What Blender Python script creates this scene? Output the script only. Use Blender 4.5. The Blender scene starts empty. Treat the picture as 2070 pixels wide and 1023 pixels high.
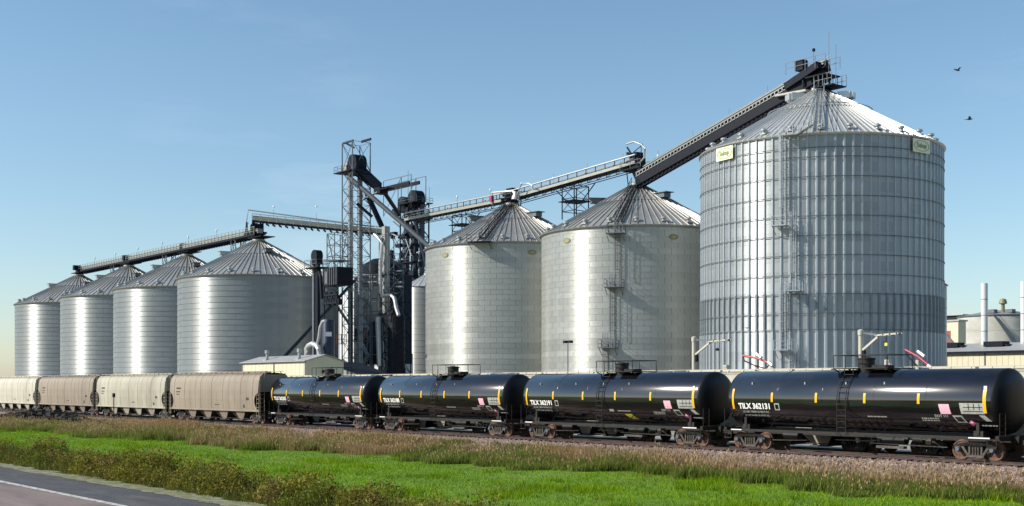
import bpy, math, random
import numpy as np
from mathutils import Vector, Matrix, Quaternion
R_ = math.radians
random.seed(7); rng = np.random.default_rng(11)
scene = bpy.context.scene
col = scene.collection

# ------------------------------------------------------------------ camera, sky, sun
CAMZ = 3.45
FW = Vector((-.7949, .6068, 0)); RT = Vector((.6068, .7949, 0))
cam_d = bpy.data.cameras.new('camera'); cam = bpy.data.objects.new('camera', cam_d); col.objects.link(cam)
cam.location = (0, 0, CAMZ); cam.rotation_euler = (R_(90), 0, math.atan2(.7949, .6068))
cam_d.sensor_width = 36; cam_d.lens = 36*2600/2070
cam_d.shift_y = 269.5/2070; cam_d.clip_start = .3; cam_d.clip_end = 9000
scene.camera = cam
SUN_EL = R_(33); SUN_DIR = Vector((-.490, -.872, 0)).normalized()
sun_vec = SUN_DIR*math.cos(SUN_EL) + Vector((0, 0, math.sin(SUN_EL)))
w = bpy.data.worlds.new('World'); scene.world = w; w.use_nodes = True
nt = w.node_tree; nt.nodes.clear()
def nn(nt, t, **k):
    n = nt.nodes.new(t)
    for a, b in k.items(): setattr(n, a, b)
    return n
sky = nn(nt, 'ShaderNodeTexSky', sky_type='NISHITA', sun_disc=False)
sky.sun_elevation = SUN_EL; sky.sun_rotation = math.atan2(SUN_DIR.x, SUN_DIR.y) % (2*math.pi)
sky.air_density = 1.0; sky.dust_density = .8; sky.ozone_density = 2.6; sky.altitude = 400
bg = nn(nt, 'ShaderNodeBackground'); bg.inputs[1].default_value = .121
wo = nn(nt, 'ShaderNodeOutputWorld')
# wisps of high cloud: stretched noise, only in a few parts of the sky
tc = nn(nt, 'ShaderNodeTexCoord'); mp = nn(nt, 'ShaderNodeMapping'); mp.inputs['Scale'].default_value = (3, 3, 15)
mp.inputs['Rotation'].default_value = (.25, .12, 0)
ns = nn(nt, 'ShaderNodeTexNoise'); ns.inputs['Scale'].default_value = 2.3; ns.inputs['Detail'].default_value = 7
ns.inputs['Roughness'].default_value = .62
ns2 = nn(nt, 'ShaderNodeTexNoise'); ns2.inputs['Scale'].default_value = 3.1; ns2.inputs['Detail'].default_value = 1
r1 = nn(nt, 'ShaderNodeMapRange'); r1.inputs[1].default_value = .50; r1.inputs[2].default_value = .8
r2 = nn(nt, 'ShaderNodeMapRange'); r2.inputs[1].default_value = .56; r2.inputs[2].default_value = .72
ml = nn(nt, 'ShaderNodeMath', operation='MULTIPLY'); ml2 = nn(nt, 'ShaderNodeMath', operation='MULTIPLY'); ml2.inputs[1].default_value = .18
mx = nn(nt, 'ShaderNodeMixRGB'); mx.inputs[2].default_value = (9, 9, 9.3, 1)
L = nt.links.new
L(tc.outputs['Generated'], mp.inputs[0]); L(mp.outputs[0], ns.inputs[0]); L(tc.outputs['Generated'], ns2.inputs[0])
L(ns.outputs[0], r1.inputs[0]); L(ns2.outputs[0], r2.inputs[0]); L(r1.outputs[0], ml.inputs[0]); L(r2.outputs[0], ml.inputs[1])
L(ml.outputs[0], ml2.inputs[0]); L(ml2.outputs[0], mx.inputs[0]); L(sky.outputs[0], mx.inputs[1])
hs = nn(nt, 'ShaderNodeHueSaturation'); hs.inputs['Saturation'].default_value = 1.02; hs.inputs['Hue'].default_value = .49
L(mx.outputs[0], hs.inputs['Color']); L(hs.outputs[0], bg.inputs[0]); L(bg.outputs[0], wo.inputs[0])
sd = bpy.data.lights.new('sun', 'SUN'); sd.energy = 4.9; sd.angle = R_(.53); sd.color = (1, .93, .82)
so = bpy.data.objects.new('sun', sd); col.objects.link(so); so.rotation_euler = sun_vec.to_track_quat('Z', 'Y').to_euler()
scene.view_settings.view_transform = 'Standard'; scene.view_settings.look = 'None'
scene.view_settings.exposure = .32; scene.view_settings.gamma = 1; scene.view_settings.use_curve_mapping = False
scene.render.engine = 'CYCLES'

# survey helper: the point of the world, D metres off the road line, seen in that direction
def wx(px, D):
    t = (px-1035)/2600.
    return -D*(.7949-.6068*t)/(.6068+.7949*t)
def dep(x, y): return -.7949*x + .6068*y
def pt(px, py, D):
    x = wx(px, D); return Vector((x, D, CAMZ+(781-py)*dep(x, D)/2600.))

# ------------------------------------------------------------------ materials
def mat(name, c, rough=.6, metal=0., var=.15, scale=3., bump=0., spec=.5, c2=None, mask=(.4, .65), stretch=(1, 1, 1), aniso=0., tone=False, trans=0., colattr=False, coat=0., bscale=None, detail=6):
    m = bpy.data.materials.new(name); m.use_nodes = True; t = m.node_tree; t.nodes.clear(); l = t.links.new
    o = nn(t, 'ShaderNodeOutputMaterial'); b = nn(t, 'ShaderNodeBsdfPrincipled')
    b.inputs['Roughness'].default_value = rough; b.inputs['Metallic'].default_value = metal
    b.inputs['Specular IOR Level'].default_value = spec
    if coat: b.inputs['Coat Weight'].default_value = coat; b.inputs['Coat Roughness'].default_value = .06
    g = nn(t, 'ShaderNodeTexCoord'); mp = nn(t, 'ShaderNodeMapping'); mp.inputs['Scale'].default_value = stretch
    l(g.outputs['Object'], mp.inputs[0])
    n = nn(t, 'ShaderNodeTexNoise'); n.inputs['Scale'].default_value = scale; n.inputs['Detail'].default_value = detail; n.inputs['Roughness'].default_value = .6
    l(mp.outputs[0], n.inputs[0])
    mr = nn(t, 'ShaderNodeMapRange'); mr.inputs[1].default_value = .3; mr.inputs[2].default_value = .7
    mr.inputs[3].default_value = 1-var; mr.inputs[4].default_value = 1+var
    l(n.outputs[0], mr.inputs[0])
    base = nn(t, 'ShaderNodeRGB'); base.outputs[0].default_value = (*c, 1); cur = base.outputs[0]
    if colattr:
        a = nn(t, 'ShaderNodeAttribute', attribute_name='col'); cur = a.outputs['Color']
    if c2:
        n2 = nn(t, 'ShaderNodeTexNoise'); n2.inputs['Scale'].default_value = scale*.37; n2.inputs['Detail'].default_value = 8; n2.inputs['Roughness'].default_value = .65
        l(mp.outputs[0], n2.inputs[0])
        m2 = nn(t, 'ShaderNodeMapRange'); m2.inputs[1].default_value = mask[0]; m2.inputs[2].default_value = mask[1]
        l(n2.outputs[0], m2.inputs[0]); x = nn(t, 'ShaderNodeMixRGB'); x.inputs[2].default_value = (*c2, 1)
        l(m2.outputs[0], x.inputs[0]); l(cur, x.inputs[1]); cur = x.outputs[0]
    v = nn(t, 'ShaderNodeVectorMath', operation='SCALE'); l(cur, v.inputs[0]); l(mr.outputs[0], v.inputs['Scale']); cur = v.outputs[0]
    if tone:
        a = nn(t, 'ShaderNodeAttribute', attribute_name='tone'); v2 = nn(t, 'ShaderNodeVectorMath', operation='SCALE')
        l(cur, v2.inputs[0]); l(a.outputs['Fac'], v2.inputs['Scale']); cur = v2.outputs[0]
    l(cur, b.inputs['Base Color'])
    if bump:
        nb = nn(t, 'ShaderNodeTexNoise'); nb.inputs['Scale'].default_value = bscale or scale*4; nb.inputs['Detail'].default_value = 5
        l(mp.outputs[0], nb.inputs[0]); bm = nn(t, 'ShaderNodeBump'); bm.inputs['Strength'].default_value = min(1, bump); bm.inputs['Distance'].default_value = .05
        l(nb.outputs[0], bm.inputs['Height']); l(bm.outputs[0], b.inputs['Normal'])
    if aniso:
        b.inputs['Anisotropic'].default_value = aniso
        tg = nn(t, 'ShaderNodeTangent', direction_type='RADIAL', axis='Z'); l(tg.outputs[0], b.inputs['Tangent'])
        b.inputs['Anisotropic Rotation'].default_value = .25
    sh = b.outputs[0]
    if trans:
        tr = nn(t, 'ShaderNodeBsdfTranslucent'); l(cur, tr.inputs[0]); ms = nn(t, 'ShaderNodeMixShader'); ms.inputs[0].default_value = trans
        l(b.outputs[0], ms.inputs[1]); l(tr.outputs[0], ms.inputs[2]); sh = ms.outputs[0]
    l(sh, o.inputs[0]); return m
M = dict(
 galv=mat('galvanised_wall', (.39, .405, .38), .48, .42, .09, .5, aniso=.9, tone=True, stretch=(1, 1, .35)),
 galv4=mat('banded_galvanised_wall', (.325, .345, .345), .50, .60, .09, .5, aniso=.92, tone=True, stretch=(1, 1, .35)),
 galv7=mat('new_galvanised_wall', (.40, .425, .43), .51, .58,   .07, .6, aniso=.92, tone=True, stretch=(1, 1, .3)),
 galv_s=mat('galvanised_stiffener', (.34, .38, .41), .45, .4, .1, 2),
 galv_d=mat('darker_stiffener', (.19, .225, .25), .5, .3, .15, 2),  # darker grey for the middle run of stiffeners
 roof=mat('galvanised_roof', (.40, .40, .385), .48, .55, .12, .7, tone=True, c2=(.33, .325, .30)),
 roof7=mat('new_galvanised_roof', (.60, .60, .575), .42, .6, .1, .7, tone=True),
 zinc=mat('zinc', (.36, .38, .38), .45, .5, .12, 2),
 pipe=mat('bright_duct', (.50, .50, .49), .38, .6, .12, 3),
 pale=mat('pale_steel', (.29, .295, .265), .5, .3, .12, 1.5),
 steel=mat('grey_steel', (.11, .125, .14), .55, .3, .2, 2),
 dark=mat('dark_steel', (.007, .010, .018), .6, 0, .3, 2, spec=.15),
 inner=mat('joint_shadow_steel', (.16, .17, .17), .7, .3, .1, 2),
 black=mat('tank_black_paint', (.004, .0045, .008), .13, 0, .3, 1.2, spec=.85, coat=.4, c2=(.016, .014, .012), mask=(.52, .8), stretch=(.7, 1, 1.6)),
 headblack=mat('shaded_black_head', (.005, .005, .007), .45, 0, .3, 1.2, spec=.35),  # dull black for the tank ends, their shade put into the material
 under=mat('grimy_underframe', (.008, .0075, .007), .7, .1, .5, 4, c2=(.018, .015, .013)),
 truck=mat('truck_iron', (.06, .055, .05), .6, .3, .4, 8, c2=(.11, .09, .07)),
 rust=mat('rusty_wheel', (.16, .075, .04), .75, .1, .35, 9, c2=(.05, .04, .035)),
 journal=mat('journal_cap', (.10, .12, .17), .5, .3, .3, 9),
 yellow=mat('reflective_yellow', (.75, .42, .015), .4, 0, .06, 3),
 white=mat('white_stencil', (.78, .78, .76), .6, 0, .1, 8),
 dirtywhite=mat('worn_stencil', (.33, .34, .32), .6, 0, .25, 10),
 pink=mat('pink_placard', (.75, .42, .52), .5, 0, .08, 8),
 magenta=mat('magenta_placard', (.72, .12, .38), .5, 0, .08, 8),
 lime=mat('yellow_sticker', (.62, .55, .05), .5, 0, .1, 8),
 tan=mat('tan_hopper_paint', (.26, .215, .165), .6, 0, .14, .55, c2=(.22, .18, .14), stretch=(1, 1, .35), bump=.1),
 cream=mat('cream_hopper_paint', (.36, .34, .27), .6, 0, .15, .6, c2=(.26, .235, .185), stretch=(1, 1, .3), mask=(.48, .72), bump=.1),
 whitecar=mat('white_hopper_paint', (.46, .435, .36), .6, 0, .12, .6, c2=(.38, .34, .27), stretch=(1, 1, .3), mask=(.5, .75)),
 shed=mat('cream_cladding', (.60, .56, .40), .6, 0, .05, .8),
 shedroof=mat('grey_roof_sheet', (.36, .37, .36), .5, .2, .1, 1),
 galv_side=mat('galvanised_trough', (.20, .215, .21), .5, .3, .15, 1.5),
 casing=mat('elevator_casing', (.22, .24, .26), .5, .4, .2, 1.2),
 conc=mat('pale_concrete', (.42, .42, .38), .8, 0, .15, .5, bump=.1),
 whitewall=mat('white_cladding', (.60, .62, .63), .6, 0, .06, .6),
 blue=mat('navy_paint', (.008, .015, .04), .4, 0, .15, 1.5),
 bluegrey=mat('slate_panel', (.014, .023, .03), .6, 0, .25, 1, spec=.2),
 red=mat('red_paint', (.36, .05, .05), .5, 0, .2, 3),
 redbrown=mat('red_pipe', (.30, .02, .06), .5, 0, .2, 3),
 orange=mat('orange_paint', (.55, .20, .04), .5, 0, .1, 3),
 signcream=mat('sign_cream', (.74, .73, .50), .5, 0, .04, 3),
 signgreen=mat('sign_green', (.20, .26, .10), .5, 0, .1, 3),
 olive=mat('badge_olive', (.20, .195, .10), .55, 0, .15, 3),
 badge=mat('badge_letter', (.42, .38, .2), .55, 0, .1, 3),
 lens=mat('lamp_glass', (.75, .76, .72), .25, 0, .05, 3),
 asphalt=mat('asphalt_lane', (.215, .165, .15), .85, 0, .22, 1.2, bump=.5, bscale=60, c2=(.12, .10, .098), mask=(.48, .6), stretch=(.25, 1.5, 1)),
 shoulder=mat('asphalt_shoulder', (.06, .06, .066), .85, 0, .25, 3.0, bump=.6, bscale=40, c2=(.10, .095, .09), mask=(.5, .66), stretch=(.4, 1.5, 1)),
 line=mat('road_line_paint', (.55, .54, .50), .7, 0, .25, 14, c2=(.24, .2, .19), mask=(.46, .6)),
 verge=mat('gravel_verge', (.26, .24, .17), .9, 0, .35, 9, bump=.6, c2=(.12, .14, .04), mask=(.4, .6)),
 ballast=mat('ballast', (.245, .185, .155), .9, 0, .45, 16, bump=1, bscale=22, c2=(.15, .10, .08)),
 stone=mat('ballast_stone', (.29, .215, .18), .9, 0, .3, 3, colattr=True),
 rail=mat('rail_steel', (.075, .05, .045), .5, .4, .3, 3),
 tie=mat('sleeper_timber', (.085, .062, .05), .85, 0, .35, 5, stretch=(5, 1, 1)),
 yard=mat('yard_gravel', (.30, .29, .26), .95, 0, .2, .8, bump=.3, c2=(.2, .2, .16)),
 leaf=mat('leaf', (.1, .1, .02), .65, 0, .12, 2, colattr=True, trans=.32, spec=.2),
 blade=mat('grass_blade', (.1, .2, .02), .7, 0, .1, 1.0, colattr=True, trans=.35, spec=.12),
 rubble=mat('dark_rubble', (.03, .026, .022), .85, 0, .5, 5),
 bird=mat('bird_feathers', (.012, .013, .016), .6, 0, .2, 9),
)
# the ground: mown green field, brown thatch under the weeds
def ground_mat():
    m = mat('field_ground', (.105, .215, .004), .9, 0, .28, .6, bump=.5, bscale=9)
    t = m.node_tree; l = t.links.new
    b = [n for n in t.nodes if n.type == 'BSDF_PRINCIPLED'][0]; src = b.inputs['Base Color'].links[0].from_socket
    g = nn(t, 'ShaderNodeAttribute', attribute_name='thatch')
    n2 = nn(t, 'ShaderNodeTexNoise'); n2.inputs['Scale'].default_value = 2.2; n2.inputs['Detail'].default_value = 6
    tcn = nn(t, 'ShaderNodeTexCoord'); l(tcn.outputs['Object'], n2.inputs[0])
    ad = nn(t, 'ShaderNodeMath', operation='MULTIPLY_ADD'); ad.inputs[1].default_value = .5; ad.inputs[2].default_value = -.25
    l(n2.outputs[0], ad.inputs[0]); a2 = nn(t, 'ShaderNodeMath', operation='ADD', use_clamp=True); l(ad.outputs[0], a2.inputs[0]); l(g.outputs['Fac'], a2.inputs[1])
    x = nn(t, 'ShaderNodeMixRGB'); x.inputs[2].default_value = (.10, .075, .035, 1)
    l(a2.outputs[0], x.inputs[0]); l(src, x.inputs[1]); l(x.outputs[0], b.inputs['Base Color']); return m
M['field'] = ground_mat()

# ------------------------------------------------------------------ helpers
def tagit(o, label=None, cat=None, group=None, kind=None):
    if label: o['label'] = label
    if cat: o['category'] = cat
    if group: o['group'] = group
    if kind: o['kind'] = kind
    return o
def thing(name, loc, label, cat, group=None, rz=0):
    o = bpy.data.objects.new(name, None); o.location = loc; o.rotation_euler = (0, 0, rz); o.empty_display_size = .5
    col.objects.link(o); return tagit(o, label, cat, group)
def mkobj(name, me, parent=None, loc=(0, 0, 0), rz=0, quat=None):
    o = bpy.data.objects.new(name, me); o.location = loc
    if quat is not None: o.rotation_mode = 'QUATERNION'; o.rotation_quaternion = quat
    else: o.rotation_euler = (0, 0, rz)
    if parent: o.parent = parent
    col.objects.link(o); return o
class MB:
    def __init__(s, o=(0, 0, 0)): s.v = []; s.f = []; s.o = Vector(o)
    def add(s, vs, fs):
        b = len(s.v); s.v += [tuple(Vector(p)-s.o) for p in vs]; s.f += [tuple(i+b for i in f) for f in fs]; return s
    def box(s, c, d, rz=0):
        x, y, z = d[0]/2, d[1]/2, d[2]/2; cs, sn = math.cos(rz), math.sin(rz)
        vs = [(c[0]+a*x*cs-b*y*sn, c[1]+a*x*sn+b*y*cs, c[2]+e*z) for a in (-1, 1) for b in (-1, 1) for e in (-1, 1)]
        return s.add(vs, [(0, 1, 3, 2), (4, 6, 7, 5), (0, 4, 5, 1), (2, 3, 7, 6), (0, 2, 6, 4), (1, 5, 7, 3)])
    def bar(s, a, b, w, h=None):
        a, b = Vector(a), Vector(b); h = h or w; q = (b-a).to_track_quat('X', 'Z'); Y = q@Vector((0, w/2, 0)); Z = q@Vector((0, 0, h/2))
        vs = [a-Y-Z, a-Y+Z, a+Y-Z, a+Y+Z, b-Y-Z, b-Y+Z, b+Y-Z, b+Y+Z]
        return s.add(vs, [(0, 1, 3, 2), (4, 6, 7, 5), (0, 4, 5, 1), (2, 3, 7, 6), (0, 2, 6, 4), (1, 5, 7, 3)])
    def tube(s, pts, r, n=8, cap=True):
        pts = [Vector(p) for p in pts]; rs = r if isinstance(r, (list, tuple)) else [r]*len(pts); vs = []; fs = []
        for i, p in enumerate(pts):
            d = (pts[min(i+1, len(pts)-1)]-pts[max(i-1, 0)]).normalized()
            up = Vector((0, 0, 1)) if abs(d.z) < .95 else Vector((0, 1, 0))
            X = d.cross(up).normalized(); Y = X.cross(d)
            vs += [p+(X*math.cos(k*2*math.pi/n)+Y*math.sin(k*2*math.pi/n))*rs[i] for k in range(n)]
        for i in range(len(pts)-1):
            for k in range(n):
                a = i*n+k; b = i*n+(k+1) % n; fs.append((a, a+n, b+n, b))
        if cap: fs += [tuple(range(n)), tuple(range((len(pts)-1)*n, len(pts)*n))[::-1]]
        return s.add(vs, fs)
    def lathe(s, prof, n=32, c=(0, 0, 0), a0=0, a1=None, axis='Z', close=True):
        full = a1 is None; a1 = a0+2*math.pi if full else a1; m = n if full else n+1; vs = []; fs = []
        for r, z in prof:
            for k in range(m):
                a = a0+(a1-a0)*k/n; u, v = r*math.cos(a), r*math.sin(a)
                p = {'Z': (u, v, z), 'X': (z, u, v), 'Y': (v, z, u)}[axis]; vs.append((c[0]+p[0], c[1]+p[1], c[2]+p[2]))
        for i in range(len(prof)-1):
            for k in range(n):
                k2 = (k+1) % m if full else k+1
                fs.append((i*m+k, i*m+k2, (i+1)*m+k2, (i+1)*m+k))
        return s.add(vs, fs)
    def poly(s, pts2, t, plane='XZ', off=0):   # extruded outline
        n = len(pts2); mk = {'XZ': lambda p, q: (p[0], q, p[1]), 'YZ': lambda p, q: (q, p[0], p[1]), 'XY': lambda p, q: (p[0], p[1], q)}[plane]
        vs = [mk(p, off-t/2) for p in pts2]+[mk(p, off+t/2) for p in pts2]
        return s.add(vs, [tuple(range(n)), tuple(range(n, 2*n))[::-1]]+[(i, i+n, (i+1) % n+n, (i+1) % n) for i in range(n)])
    def mesh(s, name, m, smooth=None, tone=None, fix=True):
        me = bpy.data.meshes.new(name); me.from_pydata(s.v, [], s.f); me.materials.append(m)
        if smooth:
            me.shade_smooth(); me.set_sharp_from_angle(angle=R_(smooth))
        if tone is not None:
            at = me.attributes.new('tone', 'FLOAT', 'FACE'); at.data.foreach_set('value', np.broadcast_to(np.asarray(tone, np.float32), (len(me.polygons),)).copy())
        me.update(); return me
    def build(s, name, m, parent=None, smooth=None, tone=None, loc=(0, 0, 0), label=None, kind=None):
        o = mkobj(name, s.mesh(name, m, smooth, tone), parent, loc)
        return tagit(o, label, None, None, kind)
_bars = {}
def bar(name, a, b, w, m, parent, h=None):       # a part that shares its mesh with every equal bar
    a, b = Vector(a), Vector(b); ln = round((b-a).length, 2); k = (ln, w, h, m.name)
    if k not in _bars: _bars[k] = MB().bar((0, 0, 0), (ln, 0, 0), w, h).mesh(name, m)
    return mkobj(name, _bars[k], parent, a-parent_world(parent), quat=(b-a).to_track_quat('X', 'Z'))
def parent_world(p):
    v = Vector((0, 0, 0))
    while p: v += Vector(p.location); p = p.parent
    return v
def tree_copy(root, loc, rz=None):
    def cp(o, par):
        c = o.copy(); c.parent = par; col.objects.link(c)
        for ch in kids.get(o.name, ()): cp(ch, c)
        return c
    kids = {}
    todo = [root]
    allo = list(root.children_recursive)
    for o in allo: kids.setdefault(o.parent.name, []).append(o)
    r = cp(root, None); r.location = loc
    if rz is not None: r.rotation_euler = (0, 0, rz)
    return r
_tx = {}
def text_geo(body, size, bold=.0, align='LEFT', shear=0., space=1.):
    k = (body, size, bold, align, shear)
    if k in _tx: return _tx[k]
    c = bpy.data.curves.new('t', 'FONT'); c.body = body; c.size = size; c.offset = bold; c.align_x = align; c.shear = shear
    c.resolution_u = 3; c.space_character = space
    o = bpy.data.objects.new('t', c); col.objects.link(o); bpy.context.view_layer.update()
    me = bpy.data.meshes.new_from_object(o.evaluated_get(bpy.context.evaluated_depsgraph_get()))
    v = [tuple(x.co) for x in me.vertices]; f = [tuple(p.vertices) for p in me.polygons]
    bpy.data.objects.remove(o); bpy.data.curves.remove(c); bpy.data.meshes.remove(me)
    _tx[k] = (v, f); return v, f

# ------------------------------------------------------------------ ground
ROADZ = 1.15
def gz(x, y):   # height of the land
    pts = [(-4000, 1.0), (-14, 1.0), (-12, ROADZ-.03), (11.2, ROADZ-.03), (12.2, ROADZ-.25), (17, -1.15), (22, -1.3), (40, -1.25), (47, -1.1), (50, -1.0), (53, -.75), (64, -.7), (72, -.55), (4000, -.55)]
    return np.interp(y, [p[0] for p in pts], [p[1] for p in pts])
def weed_edge(x): return 46.3-(-27-x)*.052+1.1*math.sin(x*.23)+.7*math.sin(x*.61+1)+.5*math.sin(x*1.7)
ys = sorted(set([-4000, -1500, -500, -150, -60, -14, -12, 11.2, 11.6, 12.2, 62, 64, 72, 90, 150, 300, 700, 1500, 4000]+[12.5+i*.5 for i in range(95)]))
xs = sorted(set([-4000, -2000, -1000, -600, -400, -300, 60, 120, 300, 800, 2000, 4000]+[-250+i*1.5 for i in range(180)]))
vv = []; th = []
for y in ys:
    for x in xs:
        n = 0
        vv.append((x, y, float(gz(x, y))+n))
        e = weed_edge(x); th.append(max(0, min(1, (y-e)/1.2+.3)) if y > 30 else (max(0, min(1, (16.5-y)/2)) if y > 5 else .6))
nx = len(xs)
ff = [(j*nx+i, j*nx+i+1, (j+1)*nx+i+1, (j+1)*nx+i) for j in range(len(ys)-1) for i in range(nx-1)]
me = bpy.data.meshes.new('ground'); me.from_pydata(vv, [], ff); me.materials.append(M['field']); me.shade_smooth()
a = me.attributes.new('thatch', 'FLOAT', 'POINT'); a.data.foreach_set('value', np.array(th, np.float32))
tagit(mkobj('ground', me), kind='structure')
def sheet(name, m, x0, x1, y0, y1, z, n=1, wob=0):
    b = MB(); N = max(1, int((x1-x0)/2)) if wob else 1
    vs = []
    for i in range(N+1):
        x = x0+(x1-x0)*i/N; vs += [(x, y0, z), (x, y1+(random.uniform(-wob, wob) if wob else 0), z-(.0 if not wob else .015))]
    b.add(vs, [(2*i, 2*i+2, 2*i+3, 2*i+1) for i in range(N)])
    return tagit(b.build(name, m), kind='structure')
sheet('road', M['asphalt'], -900, 300, -11.5, 9.02, ROADZ)
sheet('road_shoulder', M['shoulder'], -900, 300, 9.03, 10.8, ROADZ-.006)
sheet('edge_line', M['line'], -900, 300, 8.95, 9.12, ROADZ+.006)
b = MB(); N = 900; vs = []
for i in range(N+1):
    x = -300+i*.33
    vs += [(x, 10.7+random.uniform(-.12, .05), ROADZ+.002), (x, 11.25+random.uniform(-.15, .2), ROADZ-.005), (x, 11.7, ROADZ-.2)]
b.add(vs, [(3*i+k, 3*i+3+k, 3*i+4+k, 3*i+1+k) for i in range(N) for k in (0, 1)])
tagit(b.build('gravel_verge', M['verge']), kind='structure')
sheet('plant_yard', M['yard'], -900, 500, 66, 900, -.5)
# ballast bed for both tracks
b = MB(); N = 560; prof = [(48.9, -1.15), (49.8, -.92), (51.0, -.58), (52.0, -.27), (52.5, -.2), (56.2, -.2), (57.2, -.42), (58.0, -.45), (62, -.45), (63.2, -.8)]
vs = []
for i in range(N+1):
    x = -330+i*.68
    for y, z in prof: vs.append((x, y+random.uniform(-.1, .1), z+random.uniform(-.03, .03)))
K = len(prof); b.add(vs, [(K*i+k, K*i+K+k, K*i+K+k+1, K*i+k+1) for i in range(N) for k in range(K-1)])
tagit(b.build('ballast_bed', M['ballast'], smooth=60), kind='structure')

# tracks
def track(name, yc, z, x0, x1, label, ties=True):
    t = thing(name, (-60, yc, z), label, 'railway track')
    prof = [(-.07, -.17), (.07, -.17), (.07, -.15), (.012, -.135), (.012, -.045), (.036, -.035), (.036, 0), (-.036, 0), (-.036, -.035), (-.012, -.045), (-.012, -.135), (-.07, -.15)]
    for sd_ in (-.7175-.036, .7175+.036):
        m = MB(); n = len(prof); m.add([(x0+60, p[0]+sd_, p[1]) for p in prof]+[(x1+60, p[0]+sd_, p[1]) for p in prof], [(i, (i+1) % n, (i+1) % n+n, i+n) for i in range(n)])
        m.build('rail', M['rail'], t)
    if ties:
        me = MB().box((0, 0, -.2), (.23, 2.6, .16)).mesh('sleeper', M['tie'])
        n = 0; x = -28.
        while n < 290 and x > x0:
            mkobj('sleeper', me, t, (x+60, random.uniform(-.04, .04), random.uniform(-.015, .015)), rz=random.uniform(-.02, .02)); x -= .53; n += 1
    return t
track('railway_track', 54.4, 0, -320, 20, 'near track carrying the black tank cars and tan hoppers')
track('railway_track', 59.9, -.25, -320, 20, 'far track behind the black tank cars carrying white hoppers', ties=False)

# ------------------------------------------------------------------ trucks (bogies)
def bogie(parent, x, side=(-1, 1)):
    t = MB(); TW = .98
    for s in side:
        y = s*TW
        t.poly([(-1.08, .55), (-1.08, .68), (-.72, .80), (-.3, .84), (.3, .84), (.72, .80), (1.08, .68), (1.08, .55), (.72, .66), (.35, .70), (-.35, .70), (-.72, .66)], .13, off=y)
        t.poly([(-.78, .66), (-.62, .66), (-.30, .20), (-.42, .20)], .11, off=y); t.poly([(.78, .66), (.62, .66), (.30, .20), (.42, .20)], .11, off=y)
        t.poly([(-.45, .14), (.45, .14), (.45, .25), (-.45, .25)], .16, off=y)
        t.poly([(-.36, .68), (-.27, .68), (-.27, .27), (-.36, .27)], .1, off=y); t.poly([(.36, .68), (.27, .68), (.27, .27), (.36, .27)], .1, off=y)
    t.box((0, 0, .66), (.42, 1.9, .26))
    tr = t.build('truck', M['truck'], parent, loc=(x, 0, 0))
    wm = MB().lathe([(.0, -.07), (.10, -.07), (.12, -.035), (.36, -.02), (.40, -.06), (.46, -.062), (.46, .05), (.49, .055), (.49, .075), (.40, .075), (.12, .05), (0, .05)], 22, axis='Y').mesh('wheel', M['rust'], smooth=40) if 'w' not in _bars else _bars['w']
    _bars['w'] = wm
    if 'j' not in _bars:
        _bars['j'] = MB().lathe([(0, -.12), (.10, -.12), (.13, -.08), (.13, .05), (0, .05)], 10, axis='Y').mesh('journal', M['journal'], smooth=40)
        _bars['s'] = MB().tube([(0, 0, 0), (0, 0, .36)], .055, 8).mesh('spring', M['truck'], smooth=40)
        _bars['a'] = MB().tube([(0, -.72, 0), (0, .72, 0)], .08, 8).mesh('axle', M['under'])
    for dx in (-.89, .89):
        for s in (-1, 1):
            o = mkobj('wheel', wm, tr, (dx, s*.76, .47), rz=0 if s < 0 else math.pi)
            if s in side: mkobj('journal', _bars['j'], tr, (dx, s*(TW+.05), .5), rz=0 if s < 0 else math.pi)
        mkobj('axle', _bars['a'], tr, (dx, 0, .47))
    for s in side:
        for dx in (-.14, 0, .14): mkobj('spring', _bars['s'], tr, (dx, s*(TW+.01), .26))
    return tr

# ------------------------------------------------------------------ tank cars
TR = 1.53; TZ = 2.77; TL = 16.9
CARX0 = -49.84
def U(px, y=52.9):   # metres from the left end of the nearest whole tank car
    return wx(px, y)-CARX0-TL/2
def wrapped(vs, u0, z0, eps=.016):   # lay flat marks on the shell
    out = []
    for x, y, *_ in vs:
        a = math.asin(max(-1, min(1, (z0-TZ)/TR)))+y/TR; out.append((u0+x, -(TR+eps)*math.cos(a), TZ+(TR+eps)*math.sin(a)))
    return out
def decal(parent, name, m, u0, z0, w_, h_, eps=.014, skew=0, label=None):
    b = MB(); n = max(3, int(h_*8)); vs = []
    for j in range(n+1):
        yy = -h_/2+h_*j/n; vs += [(-w_/2-skew*(yy), yy), (w_/2-skew*(yy), yy)]
    b.add(wrapped(vs, u0, z0, eps), [(2*j, 2*j+1, 2*j+3, 2*j+2) for j in range(n)])
    return b.build(name, m, parent, label=label)
def words(parent, name, m, u0, z0, w_, h_, seed=1, rows=1):
    r = random.Random(seed); b = MB()
    for k in range(rows):
        x = 0
        while x < w_:
            l = r.uniform(.05, .2); yy = -k*h_*1.7
            b.add(wrapped([(x, yy), (min(w_, x+l), yy), (min(w_, x+l), yy+h_), (x, yy+h_)], u0, z0), [(0, 1, 2, 3)]); x += l+.035
    return b.build(name, m, parent)
def stencil(parent, body, m, u0, z0, size, bold=0.):
    v, f = text_geo(body, size, bold); b = MB(); b.add(wrapped(v, u0, z0), f); return b.build('stencil', m, parent)
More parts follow.
